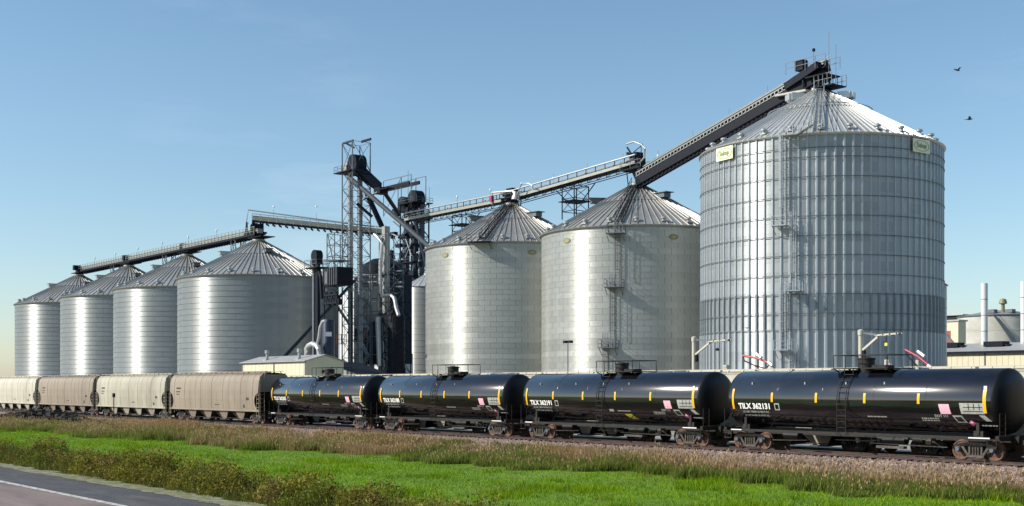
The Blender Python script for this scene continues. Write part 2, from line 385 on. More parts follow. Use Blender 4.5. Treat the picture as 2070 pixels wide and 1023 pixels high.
def make_tank(number, x, label, extra=False):
    t = thing('tank_car', (x, 54.4, 0), label, 'tank car', 'black tank cars coupled in the train')
    h = TL/2; pr = []
    for i in range(9):
        a = math.pi/2*i/8; pr.append((TR*math.sin(a)**.8, -h+.42*(1-math.cos(a))))
    pr2 = [(r, -z) for r, z in reversed(pr)]
    mid = []
    for k in range(1, 6): mid.append((TR, -h+.62+(2*h-1.24)*k/6))
    pf = pr+[(TR, -h+.43), (TR, 0)]
    pf += [(TR, h-.43)]+pr2
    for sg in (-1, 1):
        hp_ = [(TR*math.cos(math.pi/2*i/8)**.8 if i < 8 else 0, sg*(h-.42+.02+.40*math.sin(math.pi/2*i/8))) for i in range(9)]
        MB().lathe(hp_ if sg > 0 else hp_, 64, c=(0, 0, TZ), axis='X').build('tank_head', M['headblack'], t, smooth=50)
    pf = [(TR-.015, -h+.40), (TR, -h+.43), (TR, 0), (TR, h-.43), (TR-.015, h-.40)]
    MB((0, 0, 0)).lathe(pf, 72, c=(0, 0, TZ), axis='X').build('tank', M['black'], t, smooth=35)
    for xx in (-4.6, -1.6, 1.6, 4.6): MB().lathe([(TR-.01, xx-.03), (TR+.007, xx-.012), (TR+.007, xx+.012), (TR-.01, xx+.03)], 72, c=(0, 0, TZ), axis='X').build('weld_bead', M['black'], t, smooth=60)
    # sills, saddles, running gear
    b = MB(); b.box((0, 0, 1.03), (TL+.5, .55, .34)); b.box((0, -1.46, 1.06), (TL-1.0, .09, .13)); b.box((0, 1.46, 1.06), (TL-1.0, .09, .13))
    for s in (-1, 1):
        b.box((s*(h-.1), 0, 1.06), (.18, 2.95, .24)); b.box((s*(h-1.3), 0, 1.2), (.5, 2.2, .35))
        b.box((s*(h-1.3), 0, 1.5), (.16, 2.3, .6))
        b.box((s*(h-.75), -1.2, 1.0), (1.6, .6, .05))
    b.build('underframe', M['under'], t)
    for xx in (-5.2, -2.1, 2.1, 5.2):
        MB().bar((xx, -1.44, 1.1), (xx+.28, -1.12, 1.78), .045).build('strut', M['dark'], t)
    for s in (-1, 1):
        c = MB(); c.box((s*(h+.35), 0, .88), (.75, .22, .2)); c.box((s*(h+.78), s*.05, .88), (.28, .3, .3)); c.build('coupler', M['under'], t)
        # end handrails and ladder
        e = MB()
        for yy in (-1.42, -.95): e.tube([(s*(h+.0), yy, 1.1), (s*(h+.0), yy, 2.2)], .02, 6)
        for zz in (1.35, 1.65, 1.95, 2.2): e.tube([(s*(h), -1.42, zz), (s*h, -.95, zz)], .016, 6)
        e.tube([(s*(h-.02), -.95, 1.75), (s*(h+.06), .95, 1.75)], .018, 6)
        e.box((s*(h-.35), -1.5, .62), (.5, .18, .04)); e.bar((s*(h-.12), -1.5, .62), (s*(h-.12), -1.5, 1.06), .03); e.bar((s*(h-.58), -1.5, .62), (s*(h-.58), -1.5, 1.06), .03)
        e.build('grab_iron', M['under'], t)
        bogie(t, s*6.95)
    # outlet, brake cylinder, reservoirs, rigging
    b = MB(); b.lathe([(.34, 1.3), (.34, 1.0), (.22, .92), (.16, .55), (0, .55)], 16, c=(-.4, 0, 0)); b.build('outlet_valve', M['under'], t, smooth=40)
    b = MB()
    b.tube([(1.7, -.75, .78), (3.0, -.75, .78)], .22, 12); b.tube([(3.4, -.7, .86), (3.95, -.7, .86)], .15, 10); b.tube([(-4.6, -.8, .8), (-3.6, -.8, .8)], .25, 12)
    b.build('brake_reservoir', M['under'], t, smooth=40)
    for a_, b_, w_ in (((1.0, -.95, .62), (5.4, -.9, .56), .05), ((-5.4, -.9, .56), (-3.0, -.95, .62), .05), ((4.3, -.9, .95), (5.1, -.9, .55), .06), ((-1.2, -.9, .7), (1.2, -.9, .7), .04)): MB().bar(a_, b_, w_).build('brake_rod', M['truck'], t)
    MB().box((4.4, -.8, .8), (.3, .4, .3)).build('brake_cylinder', M['truck'], t); MB().box((2.3, -1.0, .45), (1.6, .3, .12)).build('step', M['truck'], t)
    for xx, l in ((1.95, .5), (3.25, .42), (4.35, .38)):
        MB().box((xx, -1.3, .93), (l, .02, .11)).build('sticker', M['dirtywhite'], t)
    # dome, platform, rails
    top = TZ+TR
    MB().lathe([(.42, -.1), (.42, .50), (.46, .52), (.46, .6), (.1, .66), (0, .66)], 20, c=(.05, 0, top)).build('manway', M['under'], t, smooth=35)
    MB().box((1.05, 0, top+.12), (.85, .7, .22)).build('valve_box', M['under'], t)
    pl = MB(); pl.box((-.65, 0, top+.06), (1.2, 2.1, .05)); pl.box((1.35, 0, top+.06), (1.5, 2.1, .05))
    for xx in (-1.2, -.3, .8, 2.0): pl.bar((xx, -1.0, top+.04), (xx, -.62, top-.12), .05); pl.bar((xx, 1.0, top+.04), (xx, .62, top-.12), .05)
    pl.build('platform', M['under'], t)
    rl = MB()
    for yy in (-1.0, 1.0):
        for a_, b_ in ((-1.23, -.5), (.55, 2.08)):
            rl.tube([(a_, yy, top+.04), (a_, yy, top+.74), (b_, yy, top+.74), (b_, yy, top+.04)], .026, 6)
        rl.tube([(-1.23, yy, top+.74), (2.08, yy, top+.74)], .026, 6)
    for xx in (-1.23, 2.08): rl.tube([(xx, -1, top+.74), (xx, 1, top+.74)], .026, 6)
    rl.build('railing', M['under'], t)
    ld = MB()
    for xx in (-.55, .0):
        pts = [(xx, -1.0, top+.05)]+[(xx, -(TR+.09)*math.cos(a), TZ+(TR+.09)*math.sin(a)) for a in [R_(52-6*i) for i in range(10)]]+[(xx, -1.62, 2.2), (xx, -1.60, .95)]
        ld.tube(pts, .024, 6)
    for i in range(11):
        z = 1.05+i*.3
        yv = -math.sqrt(max(.05, (TR+.09)**2-(max(z, TZ)-TZ)**2)); ld.tube([(-.55, yv, z), (0, yv, z)], .017, 6)
    ld.build('ladder', M['under'], t)
    # small pale tabs standing in for sparkles of sunlight on the shoulder
    for px in (1516, 1622, 1705, 1783):
        u = U(px); a = R_(33); MB().box((u, -(TR+.01)*math.cos(a), TZ+(TR+.01)*math.sin(a)), (.07, .05, .12)).build('glint_tab', M['zinc'], t)
    a = R_(24); MB().box((h-.72, -(TR+.02)*math.cos(a), TZ+(TR+.02)*math.sin(a)), (.16, .05, .13)).build('glint_tab', M['white'], t)  # white tab in place of the sun's glint near the rim
    # yellow reflectors
    for px in (1561, 1650, 1748, 1857): decal(t, 'reflector', M['yellow'], U(px), 2.86, .14, .5)
    decal(t, 'reflector', M['yellow'], -h+.72, 2.76, .14, 1.12); decal(t, 'reflector', M['yellow'], h-.72, 2.76, .17, 1.12)
    # lettering
    stencil(t, 'TILX '+number, M['white'], U(1493), 2.24, .43, .016)
    bx = decal(t, 'capacity_box', M['dirtywhite'], U(1570), 2.36, .34, .38); decal(t, 'capacity_box', M['black'], U(1570), 2.36, .22, .25, eps=.02)
    stencil(t, 'LD LMT 198900 LB 90219 KG', M['dirtywhite'], U(1499), 2.03, .15, .004)
    stencil(t, 'LT WT 64100 LB 29075 KG', M['dirtywhite'], U(1501), 1.84, .15, .004)
    words(t, 'stencil', M['dirtywhite'], U(1749), 1.93, 1.15, .07, 5)
    decal(t, 'placard', M['pink'], U(1909), 2.38, .56, .48, skew=.15)
    stencil(t, 'DOT 111', M['dirtywhite'], U(1886), 2.0, .19, .006)
    decal(t, 'data_panel', M['dirtywhite'], U(1964), 2.42, 1.22, .52, skew=.1)
    for dx in (-.28, 0, .28): decal(t, 'data_panel', M['black'], U(1964)+dx+.12, 2.5, .035, .3, eps=.02)
    for dz in (-.12, .06): decal(t, 'data_panel', M['black'], U(1964)+.05, 2.42+dz, 1.0, .03, eps=.02)
    words(t, 'stencil', M['dirtywhite'], U(1858), 1.9, .95, .07, 8, rows=2)
    decal(t, 'placard_holder', M['dirtywhite'], U(1935), 1.92, .5, .4, skew=.5); decal(t, 'placard_holder', M['black'], U(1935), 1.92, .36, .26, eps=.02, skew=.5)
    b = MB(); z0 = 1.75; u = U(1957); b.add(wrapped([(-.19, 0), (0, -.19), (.19, 0), (0, .19)], u, z0, .02), [(0, 1, 2, 3)]); b.build('hazard_placard', M['magenta'], t)
    b = MB(); b.add(wrapped([(-.10, 0), (0, -.06), (.10, 0), (0, .10)], u, z0+.02, .026), [(0, 1, 2, 3)]); b.build('hazard_placard', M['white'], t)
    decal(t, 'data_panel', M['dirtywhite'], U(1988), 1.98, .3, .32, skew=.9)
    words(t, 'stencil', M['white'], U(1974), 1.62, .8, .08, 11)
    MB().box((h-1.0, -1.51, 1.07), (1.1, .012, .05)).build('stencil', M['white'], t)
    MB().box((-h+.95, -1.51, 1.07), (.75, .012, .05)).build('stencil', M['white'], t)
    if extra:
        decal(t, 'sticker', M['lime'], 2.15-.1, 1.6, .62, .5, skew=.7, label='yellow sticker on the lower shell')
        decal(t, 'sticker', M['dirtywhite'], .55, 1.98, .4, .17)
    return t
P = 18.55; X4 = CARX0+TL/2
make_tank('362131', X4, 'black tank car lettered TILX 362131, nearest whole tank car in the train')
make_tank('362191', X4-P, 'black tank car lettered TILX 362191 with a yellow sticker low on its side', extra=True)
make_tank('362188', X4-2*P, 'black tank car in front of the first smooth silver silo, second after the tan hopper')
make_tank('362205', X4-3*P, 'black tank car coupled directly to the tan hopper car, in front of the cream shed')
make_tank('362144', X4+P, 'black tank car cut off by the right edge, only its end gear showing')

# ------------------------------------------------------------------ covered hoppers
def make_hopper(x, yc, z, L_, H_, paint, label, group, near=True, roofm=None, ribs=True):
    t = thing('hopper_car', (x, yc, z), label, 'hopper car', group)
    h = L_/2; Z0 = 1.22
    prof = [(0, 1.50), (.04, 1.53), (.3, 1.60), (.55, 1.61), (.78, 1.55), (.9, 1.45), (.97, 1.28), (1., 1.1)]   # (fraction of height, half width)
    zs = [Z0+(H_-.15-Z0)*p[0] for p in prof]
    zz = sorted(set(zs+[1.4+.16*i for i in range(12)]))
    def hw(z_): return float(np.interp(z_, zs, [p[1] for p in prof]))
    zc = 2.05; rc = .78
    def inset(z_): d = abs(z_-zc)/rc; return .12+(.85*math.sqrt(1-d*d) if d < 1 else 0)
    for s in (-1, 1):
        b = MB(); n = 16; vs = []
        for z_ in zz:
            xl = h-inset(z_) if z_ < 3.2 else h-.12
            for k in range(n+1): vs.append((-xl+2*xl*k/n, s*(hw(z_)+(.012*math.sin(k*3.7) if 0 < k < n else 0)), z_))
        m_ = n+1
        b.add(vs, [(j*m_+k, j*m_+k+1, (j+1)*m_+k+1, (j+1)*m_+k) for j in range(len(zz)-1) for k in range(n)])
        b.build('side_sheet', paint, t, smooth=50)
        if s < 0 or not near:
            for k in range(1, 16):
                xx = -h+L_*k/16
                if abs(xx) > h-1.1: continue
                r = MB(); pts = [(xx, s*(hw(z_)+.004), z_) for z_ in zs]
                for a_, b_ in zip(pts[:-1], pts[1:]): r.bar(a_, b_, .012, .02)
                if ribs: r.build('seam', paint, t)
    # sills, roof
    b = MB()
    for s in (-1, 1): b.box((0, s*1.55, Z0-.02), (L_-.1, .1, .16)); b.box((0, s*1.14, H_-.12), (L_-.15, .1, .08))
    b.build('side_sill', paint, t)
    b = MB(); n = 6; vs = []
    for xx in (-h+.1, h-.1):
        for k in range(n+1):
            a = -1+2*k/n; vs.append((xx, a*1.12, H_-.14+.13*(1-a*a)))
    b.add(vs, [(k, k+1, k+n+2, k+n+1) for k in range(n)]); b.build('roof', roofm or paint, t, smooth=50)
    hb = MB()
    for k in range(5): hb.box((-h+1.2+(L_-2.4)*(k+.5)/5, 0, H_+.05), (L_/5-.7, .62, .1))
    hb.build('hatch_cover', roofm or paint, t)
    wk = MB()
    for s in (-1, 1): wk.box((0, s*.82, H_+.12), (L_-.2, .3, .03))
    k = -h+.6
    wk.build('running_board', roofm or paint, t)
    bk = MB()
    while k < h-.3:
        for s in (-1, 1): bk.bar((k, s*1.14, H_-.1), (k, s*.95, H_+.10), .05); 
        k += 1.2
    bk.build('board_bracket', roofm or paint, t)
    # ends: upper bulkhead, slope sheets, ladders
    for s in (-1, 1):
        e = MB(); e.poly([(-1.48, 2.95), (1.48, 2.95), (1.5, 3.6), (1.42, H_-.5), (1.1, H_-.16), (-1.1, H_-.16), (-1.42, H_-.5), (-1.5, 3.6)], .04, 'YZ', off=s*(h-.16))
        e.build('end_sheet', paint, t)
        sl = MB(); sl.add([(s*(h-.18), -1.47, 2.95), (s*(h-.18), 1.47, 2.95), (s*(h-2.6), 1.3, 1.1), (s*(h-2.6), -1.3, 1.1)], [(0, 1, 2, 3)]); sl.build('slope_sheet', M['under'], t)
        st = MB(); st.box((s*(h-.9), 0, 1.0), (2.4, .6, .3)); st.box((s*(h-.06), 0, 1.12), (.16, 3.0, .2)); st.box((s*(h+.3), 0, .88), (.8, .24, .22)); st.box((s*(h-1.5), 0, .95), (.4, 2.3, .25))
        st.bar((s*(h-.2), -1.3, 1.1), (s*(h-.2), -1.3, 3.0), .1); st.bar((s*(h-.2), 1.3, 1.1), (s*(h-.2), 1.3, 3.0), .1)
        st.build('end_sill', M['under'], t)
        ld = MB()
        for yy in (-1.5, -1.05): ld.tube([(s*(h+.02), yy, .7), (s*(h+.02), yy, H_-.1)], .025, 5)
        for q in range(10): ld.tube([(s*(h+.02), -1.5, .8+q*.38), (s*(h+.02), -1.05, .8+q*.38)], .018, 5)
        for q in range(6): ld.tube([(s*(h-.42), -1.62, .75+q*.38), (s*(h+.02), -1.62, .75+q*.38)], .022, 5)
        ld.tube([(s*(h-.42), -1.62, .6), (s*(h-.42), -1.62, 2.8)], .024, 5); ld.tube([(s*(h+.02), -1.62, .6), (s*(h+.02), -1.62, 2.8)], .024, 5)
        ld.build('end_ladder', roofm or paint, t)
        bogie(t, s*(h-1.75), side=(-1,))
    for xx, z_, w2, h2 in ((-h+1.9, 2.9, .9, .10), (-h+1.9, 2.65, .6, .08), (-h+1.9, 3.25, 1.1, .16), (h-2.6, 2.3, .5, .22), (h-3.3, 1.62, .35, .3), (.8, 1.7, .9, .07)):
        k = 0
        while k < w2: MB().box((xx+k, -hw(z_)-.02, z_), (.09, .012, h2)).build('stencil', M['truck'], t); k += .14
    # chutes
    nC = 4
    for k in range(nC):
        cx = (-1.5+k)*(L_-6.2)/4*1.02
        c = MB(); a_, b_, t1, t2 = (L_-6.2)/8*.98, .52, 1.18, .28
        vs = [(cx-a_, -1.40, t1), (cx+a_, -1.40, t1), (cx+a_, 1.40, t1), (cx-a_, 1.40, t1), (cx-b_, -1.0, t2), (cx+b_, -1.0, t2), (cx+b_, 1.0, t2), (cx-b_, 1.0, t2)]
        c.add(vs, [(0, 1, 5, 4), (1, 2, 6, 5), (2, 3, 7, 6), (3, 0, 4, 7), (4, 5, 6, 7)])
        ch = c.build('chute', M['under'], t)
        f = MB(); f.add([(cx-a_*.30, -1.46, t1), (cx+a_*.98, -1.46, t1), (cx+b_, -1.12, t2+.02), (cx-b_*.3, -1.12, t2+.02)], [(0, 1, 2, 3)]); f.build('chute_plate', paint, t)
        g = MB(); g.box((cx+.3, -1.25, .85), (.16, .1, .2)); g.box((cx, -1.0, .3), (1.25, .5, .07)); g.build('gate', M['truck'], t)
    b = MB(); b.tube([(-h+3, -1.15, .42), (h-3, -1.15, .42)], .03, 6); b.build('brake_pipe', M['under'], t)
    return t
GF = 'covered hopper cars in the front train'; GB = 'white hopper cars on the far track'
make_hopper(-117.5, 54.4, 0, 20.6, 4.72, M['tan'], 'tan covered hopper car coupled to the first black tank car', GF)
make_hopper(-139.3, 54.4, 0, 20.6, 4.72, M['cream'], 'streaked cream covered hopper car between the two tan hoppers', GF)
make_hopper(-161.0, 54.4, 0, 20.6, 4.72, M['tan'], 'tan covered hopper car behind the dark heap of rubble', GF)
make_hopper(-182.8, 54.4, 0, 20.6, 4.72, M['whitecar'], 'whitish covered hopper car cut off by the left edge', GF)
for i, x in enumerate((-34, -52, -70, -88, -106, -124, -16)):
    lb = ['white hopper car on the far track behind the right half of TILX 362131', 'white hopper car on the far track behind the gap left of TILX 362131',
      'white hopper car on the far track behind tank car TILX 362191', 'white hopper car on the far track behind the second black tank car',
      'white hopper car on the far track behind the leftmost black tank car', 'white hopper car on the far track behind the nearest tan hopper', 'white hopper car on the far track at the right edge'][i]
    if i == 0: HB = make_hopper(x, 59.9, -.25, 16.9, 4.62, M['cream'], lb, GB, roofm=M['whitecar'])
    else: c = tree_copy(HB, (x, 59.9, -.25)); c['label'] = lb

# ------------------------------------------------------------------ silos
def camdir(cx, cy):
    v = Vector((-cx, -cy, 0)).normalized(); return v, Vector((v.y, -v.x, 0))   # toward the camera; image left
def radial(me, wob=0.):
    v = np.empty(len(me.vertices)*3); me.vertices.foreach_get('co', v); v = v.reshape(-1, 3); nr = v.copy(); nr[:, 2] = 0
    a = np.arctan2(nr[:, 1], nr[:, 0])+wob; nr = np.stack([np.cos(a), np.sin(a), np.full(len(a), wob*.6)], 1)
    me.shade_smooth(); me.normals_split_custom_set_from_vertices([tuple(x) for x in nr]); return me
def sheet_mesh(R, dphi, h, gap, tone, lip=.045, seg=3, m=None):
    b = MB(); a0, a1 = -dphi/2+gap/R/2, dphi/2-gap/R/2; vs = []
    for z, r in ((0, R+lip), (gap*1.0, R+lip), (h, R+.005)):
        for k in range(seg+1):
            a = a0+(a1-a0)*k/seg; vs.append((r*math.cos(a), r*math.sin(a), z))
    n = seg+1
    fs = [(n+k, n+k+1, 2*n+k+1, 2*n+k) for k in range(seg)]+[(k, k+1, n+k+1, n+k) for k in range(seg)]
    # inner return at the foot so that the lap has an underside
    q = len(vs); vs += [((R-.02)*math.cos(a0+(a1-a0)*k/seg), (R-.02)*math.sin(a0+(a1-a0)*k/seg), 0) for k in range(n)]
    fs += [(q+k, q+k+1, k+1, k) for k in range(seg)]
    b.add(vs, fs); return b
def roof(t, R, zr, rise, N, m, vents, split=.42, rtop=1.0):
    """two tiers of ribbed sheets, cap ring, vents near the eave"""
    slope = rise/(R-rtop); Ro = R+.35
    def zat(r): return zr+(R-r)*slope
    for tier, (ra, rb, n, dz) in enumerate(((Ro, R*split, N, 0.), (R*split+.25, rtop, N//2, .07))):
        variants = []
        for k in range(3):
            b = MB(); d = math.pi/n; vs = []
            for r in (ra, rb):
                for a in (-d, d): vs.append((r*math.cos(a), r*math.sin(a), zat(r)+dz))
            b.add(vs, [(0, 1, 3, 2)])
            wr = .055 if tier == 0 else .05; hr = .13
            for r0, r1 in ((ra, rb),):
                A = []
                for r in (r0, r1):
                    for s, hh in ((-1, 0), (-.5, hr), (.5, hr), (1, 0)):
                        a = -d; A.append((r*math.cos(a)-s*wr*math.sin(a), r*math.sin(a)+s*wr*math.cos(a), zat(r)+dz+hh+.002))
                b.add(A, [(0, 1, 5, 4), (1, 2, 6, 5), (2, 3, 7, 6), (0, 3, 2, 1)])
            variants.append(b.mesh('roof_panel', m, tone=[.93, 1., 1.07][k]))
        for i in range(n): mkobj('roof_panel', random.choice(variants), t, rz=2*math.pi*(i+.5)/n)
    MB().lathe([(rtop+.15, zat(rtop)+.02), (rtop+.15, zat(rtop)+.35), (rtop-.2, zat(rtop)+.5), (0, zat(rtop)+.55)], 24).build('cap', m, t, smooth=35, tone=1.)
    MB().lathe([(R+.02, zr-.35), (R+.16, zr-.33), (R+.36, zr-.16), (R+.37, zr-.05)], 96).build('eave_ring', m, t, smooth=50, tone=.8)
    v = MB(); v.lathe([(.25, 0), (.25, .36), (.42, .34), (.42, .5), (.2, .64), (0, .66)], 10)
    v.box((.0, 0, -.05), (.8, .7, .12))
    vm = v.mesh('roof_vent', M['zinc'], smooth=40)
    for i in range(vents):
        a = 2*math.pi*(i+.35)/vents; r = R-.9; mkobj('roof_vent', vm, t, (r*math.cos(a), r*math.sin(a), zat(r)+.05), rz=a)
    return zat
def ladder(t, base, nrm, lat, z0, z1, m, cage=True, w=.5):
    """rails, rungs and cage at a point just off the wall (local coordinates of t)"""
    b = MB(); B = Vector(base)
    for s in (-1, 1): b.bar(B+lat*s*w/2+Vector((0, 0, z0)), B+lat*s*w/2+Vector((0, 0, z1)), .07)
    n = int((z1-z0)/.4)
    for i in range(n): b.bar(B-lat*w/2+Vector((0, 0, z0+.4*i+.2)), B+lat*w/2+Vector((0, 0, z0+.4*i+.2)), .035)
    b.build('ladder', m, t)
    if cage:
        c = MB(); r = .42
        k = z0+2.2
        while k < z1+1.0:
            pts = [B+nrm*(r*math.sin(a)*1.7)+lat*(r*math.cos(a))+Vector((0, 0, k)) for a in [math.pi*i/7 for i in range(8)]]
            for p, q in zip(pts[:-1], pts[1:]): c.bar(p, q, .05)
            k += 1.1
        for a in (.5, 1.1, 1.57, 2.04, 2.6):
            p = B+nrm*(r*math.sin(a)*1.7)+lat*(r*math.cos(a)); c.bar(p+Vector((0, 0, z0+2.2)), p+Vector((0, 0, z1+1.0)), .035)
        c.build('ladder_cage', m, t)
def landing(t, base, nrm, lat, z, w_, d, m, rail=True):
    b = MB(); B = Vector(base)+Vector((0, 0, z))
    b.bar(B-lat*w_/2+nrm*d/2, B+lat*w_/2+nrm*d/2, d, .1)
    for s in (-1, 1): b.bar(B+lat*s*w_*.45+nrm*.05+Vector((0, 0, -1.0)), B+lat*s*w_*.45+nrm*d, .07)
    b.build('landing', m, t)
    if rail:
        r = MB()
        cs = [B-lat*w_/2, B-lat*w_/2+nrm*d, B+nrm*d, B+lat*w_/2+nrm*d, B+lat*w_/2]
        for p in cs: r.bar(p, p+Vector((0, 0, 1.1)), .05)
        for zz in (.55, 1.1):
            for p, q in zip(cs[:-1], cs[1:]): r.bar(p+Vector((0, 0, zz)), q+Vector((0, 0, zz)), .04)
        r.build('landing_rail', m, t)
def roof_stairs(t, R, zat, nrm, lat, m, r0=None, r1=1.6, w=.7, stuff=True, hgt=.35, rails=True):
    r0 = r0 or R; b = MB()
    A = nrm*r0+Vector((0, 0, zat(r0)+hgt)); B = nrm*r1+Vector((0, 0, zat(r1)+hgt))
    for s in (-1, 1): b.bar(A+lat*s*w/2, B+lat*s*w/2, .08, .16)
    n = 26
    for i in range(n): p = A.lerp(B, (i+.5)/n); b.bar(p-lat*w/2, p+lat*w/2, .12, .05)
    b.build('roof_stair', m, t)
    if rails:
        r = MB()
        for s in (-1, 1):
            for hh in (.5, 1.0): r.bar(A+lat*s*w/2+Vector((0, 0, hh)), B+lat*s*w/2+Vector((0, 0, hh)), .05)
            for i in range(10): p = A.lerp(B, i/9)+lat*s*w/2; r.bar(p, p+Vector((0, 0, 1.0)), .05)
        r.build('stair_rail', m, t)

GZ = -.5
# four banded silos at the left, one row
def silo_xy(cxp, half, R):
    Zd = 2600*R/half; X = (cxp-1035)*R/half; p = FW*Zd+RT*X; return p.x, p.y
LEFT = [silo_xy(523, 159, 14), silo_xy(379, 143, 14), silo_xy(261, 131.2, 14), silo_xy(160, 121.2, 14)]
def banded_silo(i, cx, cy, label):
    R = 14; ze = 22.3; t = thing('grain_silo', (cx, cy, GZ), label, 'grain silo', 'banded galvanised silos in the left row')
    H = ze-GZ; n = 24; hc = H/n; rows = []
    MB().lathe([(R-.05, 0), (R-.05, H)], 96).build('inner_drum', M['inner'], t, smooth=40)
    N = 30; base = []
    for q in range(4):
        b = MB(); r = random.Random(q); tones = []
        for k in range(N):
            s = sheet_mesh(R, 2*math.pi/N, hc, .022, 1, lip=.07, seg=3); a = 2*math.pi*(k+(q % 2)*.5)/N; ca, sa = math.cos(a), math.sin(a)
            nf = len(s.f); b.add([(v[0]*ca-v[1]*sa, v[0]*sa+v[1]*ca, v[2]) for v in s.v], s.f); tones += [r.uniform(.93, 1.05)]*nf
        base.append(radial(b.mesh('wall_ring', M['galv4'], tone=tones)))
    for k in range(n): mkobj('wall_ring', base[(k % 2)+2*random.randint(0, 1)], t, (0, 0, k*hc))
    zat = roof(t, R, H, 6.9, 84, M['roof'], 20)
    c, l = camdir(cx, cy)
    # roof hatch box on the near slope and a second on the far left one
    for a, rr in ((-.28, 5.6), (1.25, 6.2)):
        nrm = c*math.cos(a)+l*math.sin(a); p = nrm*rr
        b = MB(); b.box((0, 0, .32), (1.9, 1.2, .6)); b.box((0, 0, .66), (2.2, 1.5, .08))
        o = b.build('roof_hatch', M['zinc'] if a > 0 else M['steel'], t, loc=(p.x, p.y, zat(rr))); o.rotation_euler = (0, 0, math.atan2(nrm.y, nrm.x))
    return t, zat
SIL = []
for i, (cx, cy) in enumerate(LEFT):
    SIL.append(banded_silo(i, cx, cy, ['banded silver silo with half its wall in shade behind the cream shed', 'banded silver silo standing second from the cream shed in the left row',
       'banded silver silo between the leftmost silo and the wider ones of the left row', 'leftmost banded silver silo, its roof touching the end of the conveyor'][i]))
# two smooth silos with brick-like sheets
def sheet_silo(cx, cy, label, ladder_kind):
    R = 14; ze = 25.5; t = thing('grain_silo', (cx, cy, GZ), label, 'grain silo', 'smooth sheeted silos in the middle')
    H = ze-GZ; rows = 32; hc = H/rows; N = 46; dp = 2*math.pi/N
    MB().lathe([(R-.06, 0), (R-.06, H)], 96).build('inner_drum', M['inner'], t, smooth=40)
    c, l = camdir(cx, cy); ac = math.atan2(c.y, c.x)
    band = {}
    r = random.Random(int(cx))
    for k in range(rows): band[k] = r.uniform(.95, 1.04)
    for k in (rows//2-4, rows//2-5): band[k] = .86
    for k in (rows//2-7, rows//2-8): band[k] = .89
    levels = [.72, .8, .86, .91, .95, 1., 1.05]
    vm = [radial(sheet_mesh(R, dp, hc, .04, 1, lip=.03).mesh('wall_sheet', M['galv'], tone=lv), .012*((i*3) % 5-2)/2) for i, lv in enumerate(levels)]
    cells = []
    for k in range(rows):
        for j in range(N):
            a = dp*(j+(k % 2)*.5); d = (a-ac+math.pi) % (2*math.pi)-math.pi; z = GZ+k*hc
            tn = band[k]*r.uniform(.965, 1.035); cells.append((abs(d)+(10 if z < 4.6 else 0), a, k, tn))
    cells.sort()
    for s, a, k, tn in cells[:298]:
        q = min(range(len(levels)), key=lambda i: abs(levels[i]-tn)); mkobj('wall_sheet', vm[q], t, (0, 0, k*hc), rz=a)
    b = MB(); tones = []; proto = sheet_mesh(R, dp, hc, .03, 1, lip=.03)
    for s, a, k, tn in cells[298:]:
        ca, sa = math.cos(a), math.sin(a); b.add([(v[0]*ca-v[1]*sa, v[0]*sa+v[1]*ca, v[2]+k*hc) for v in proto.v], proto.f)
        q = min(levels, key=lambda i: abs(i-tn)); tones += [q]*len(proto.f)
    radial(b.build('wall_sheets', M['galv'], t, tone=tones, kind='stuff').data)
    zat = roof(t, R, H, 7.3, 84, M['roof'], 22)
    # oval badges
    for a, in ((.83,), (-.22,)) if ladder_kind == 5 else ((.77,), (-.36,)):
        nrm = c*math.cos(a)+l*math.sin(a); lat = Vector((-nrm.y, nrm.x, 0)); B = nrm*(R+.09)+Vector((0, 0, H-1.7))
        o = MB(); o.add([B+lat*.68*math.cos(q*math.pi/10)+Vector((0, 0, .38*math.sin(q*math.pi/10))) for q in range(20)]+[B-nrm*.06+lat*.68*math.cos(q*math.pi/10)+Vector((0, 0, .38*math.sin(q*math.pi/10))) for q in range(20)],
              [tuple(range(20))]+[(q, (q+1) % 20, (q+1) % 20+20, q+20) for q in range(20)]); bd = o.build('badge', M['olive'], t)
        v, f = text_geo('GSI', .44, .01, 'CENTER'); o = MB(); o.add([B+nrm*.012+lat*p[0]+Vector((0, 0, p[1]-.16)) for p in v], f); o.build('lettering', M['badge'], bd)
    # hatch boxes on the roof
    for a, rr, mm in ((-.75, 5.2, 'steel'), (1.35, 5.8, 'steel')):
        nrm = c*math.cos(a)+l*math.sin(a); p = nrm*rr; bb = MB(); bb.box((0, 0, .35), (2.2, 1.3, .65)); bb.box((.3, 0, .74), (2.6, 1.7, .1))
        o = bb.build('roof_hatch', M[mm], t, loc=(p.x, p.y, zat(rr))); o.rotation_euler = (0, 0, math.atan2(nrm.y, nrm.x))
    if ladder_kind == 6:
        a = .19; nrm = c*math.cos(a)+l*math.sin(a); roof_stairs(t, R, zat, nrm, l, M['dark'], w=1.0)
        segs = [(.19, 17.6, 25.8), (.235, 9.3, 18.2), (.30, .6, 10.2)]
        for a, z0, z1 in segs:
            nrm = c*math.cos(a)+l*math.sin(a); lat = Vector((-nrm.y, nrm.x, 0)); ladder(t, nrm*(R+.35), nrm, lat, z0, z1, M['steel'], w=.55)
        for a, z in ((.20, 24.7), (.215, 17.4), (.27, 9.2)):
            nrm = c*math.cos(a)+l*math.sin(a); lat = Vector((-nrm.y, nrm.x, 0)); landing(t, nrm*R, nrm, lat, z, 2.4, 1.6, M['steel'])
    else:
        a = .33; nrm = c*math.cos(a)+l*math.sin(a); lat = Vector((-nrm.y, nrm.x, 0)); roof_stairs(t, R, zat, nrm, l, M['dark'], w=1.0)
        landing(t, nrm*R, nrm, lat, H-.2, 3.6, 1.9, M['dark'])
    return t, zat
S5 = silo_xy(1035, 173, 13.9); S6 = silo_xy(1288, 193, 14); S7 = silo_xy(1657, 236.5, 15)
sheet_silo(*S5, 'smooth silver silo with a short roof stair and no wall ladder', 5)
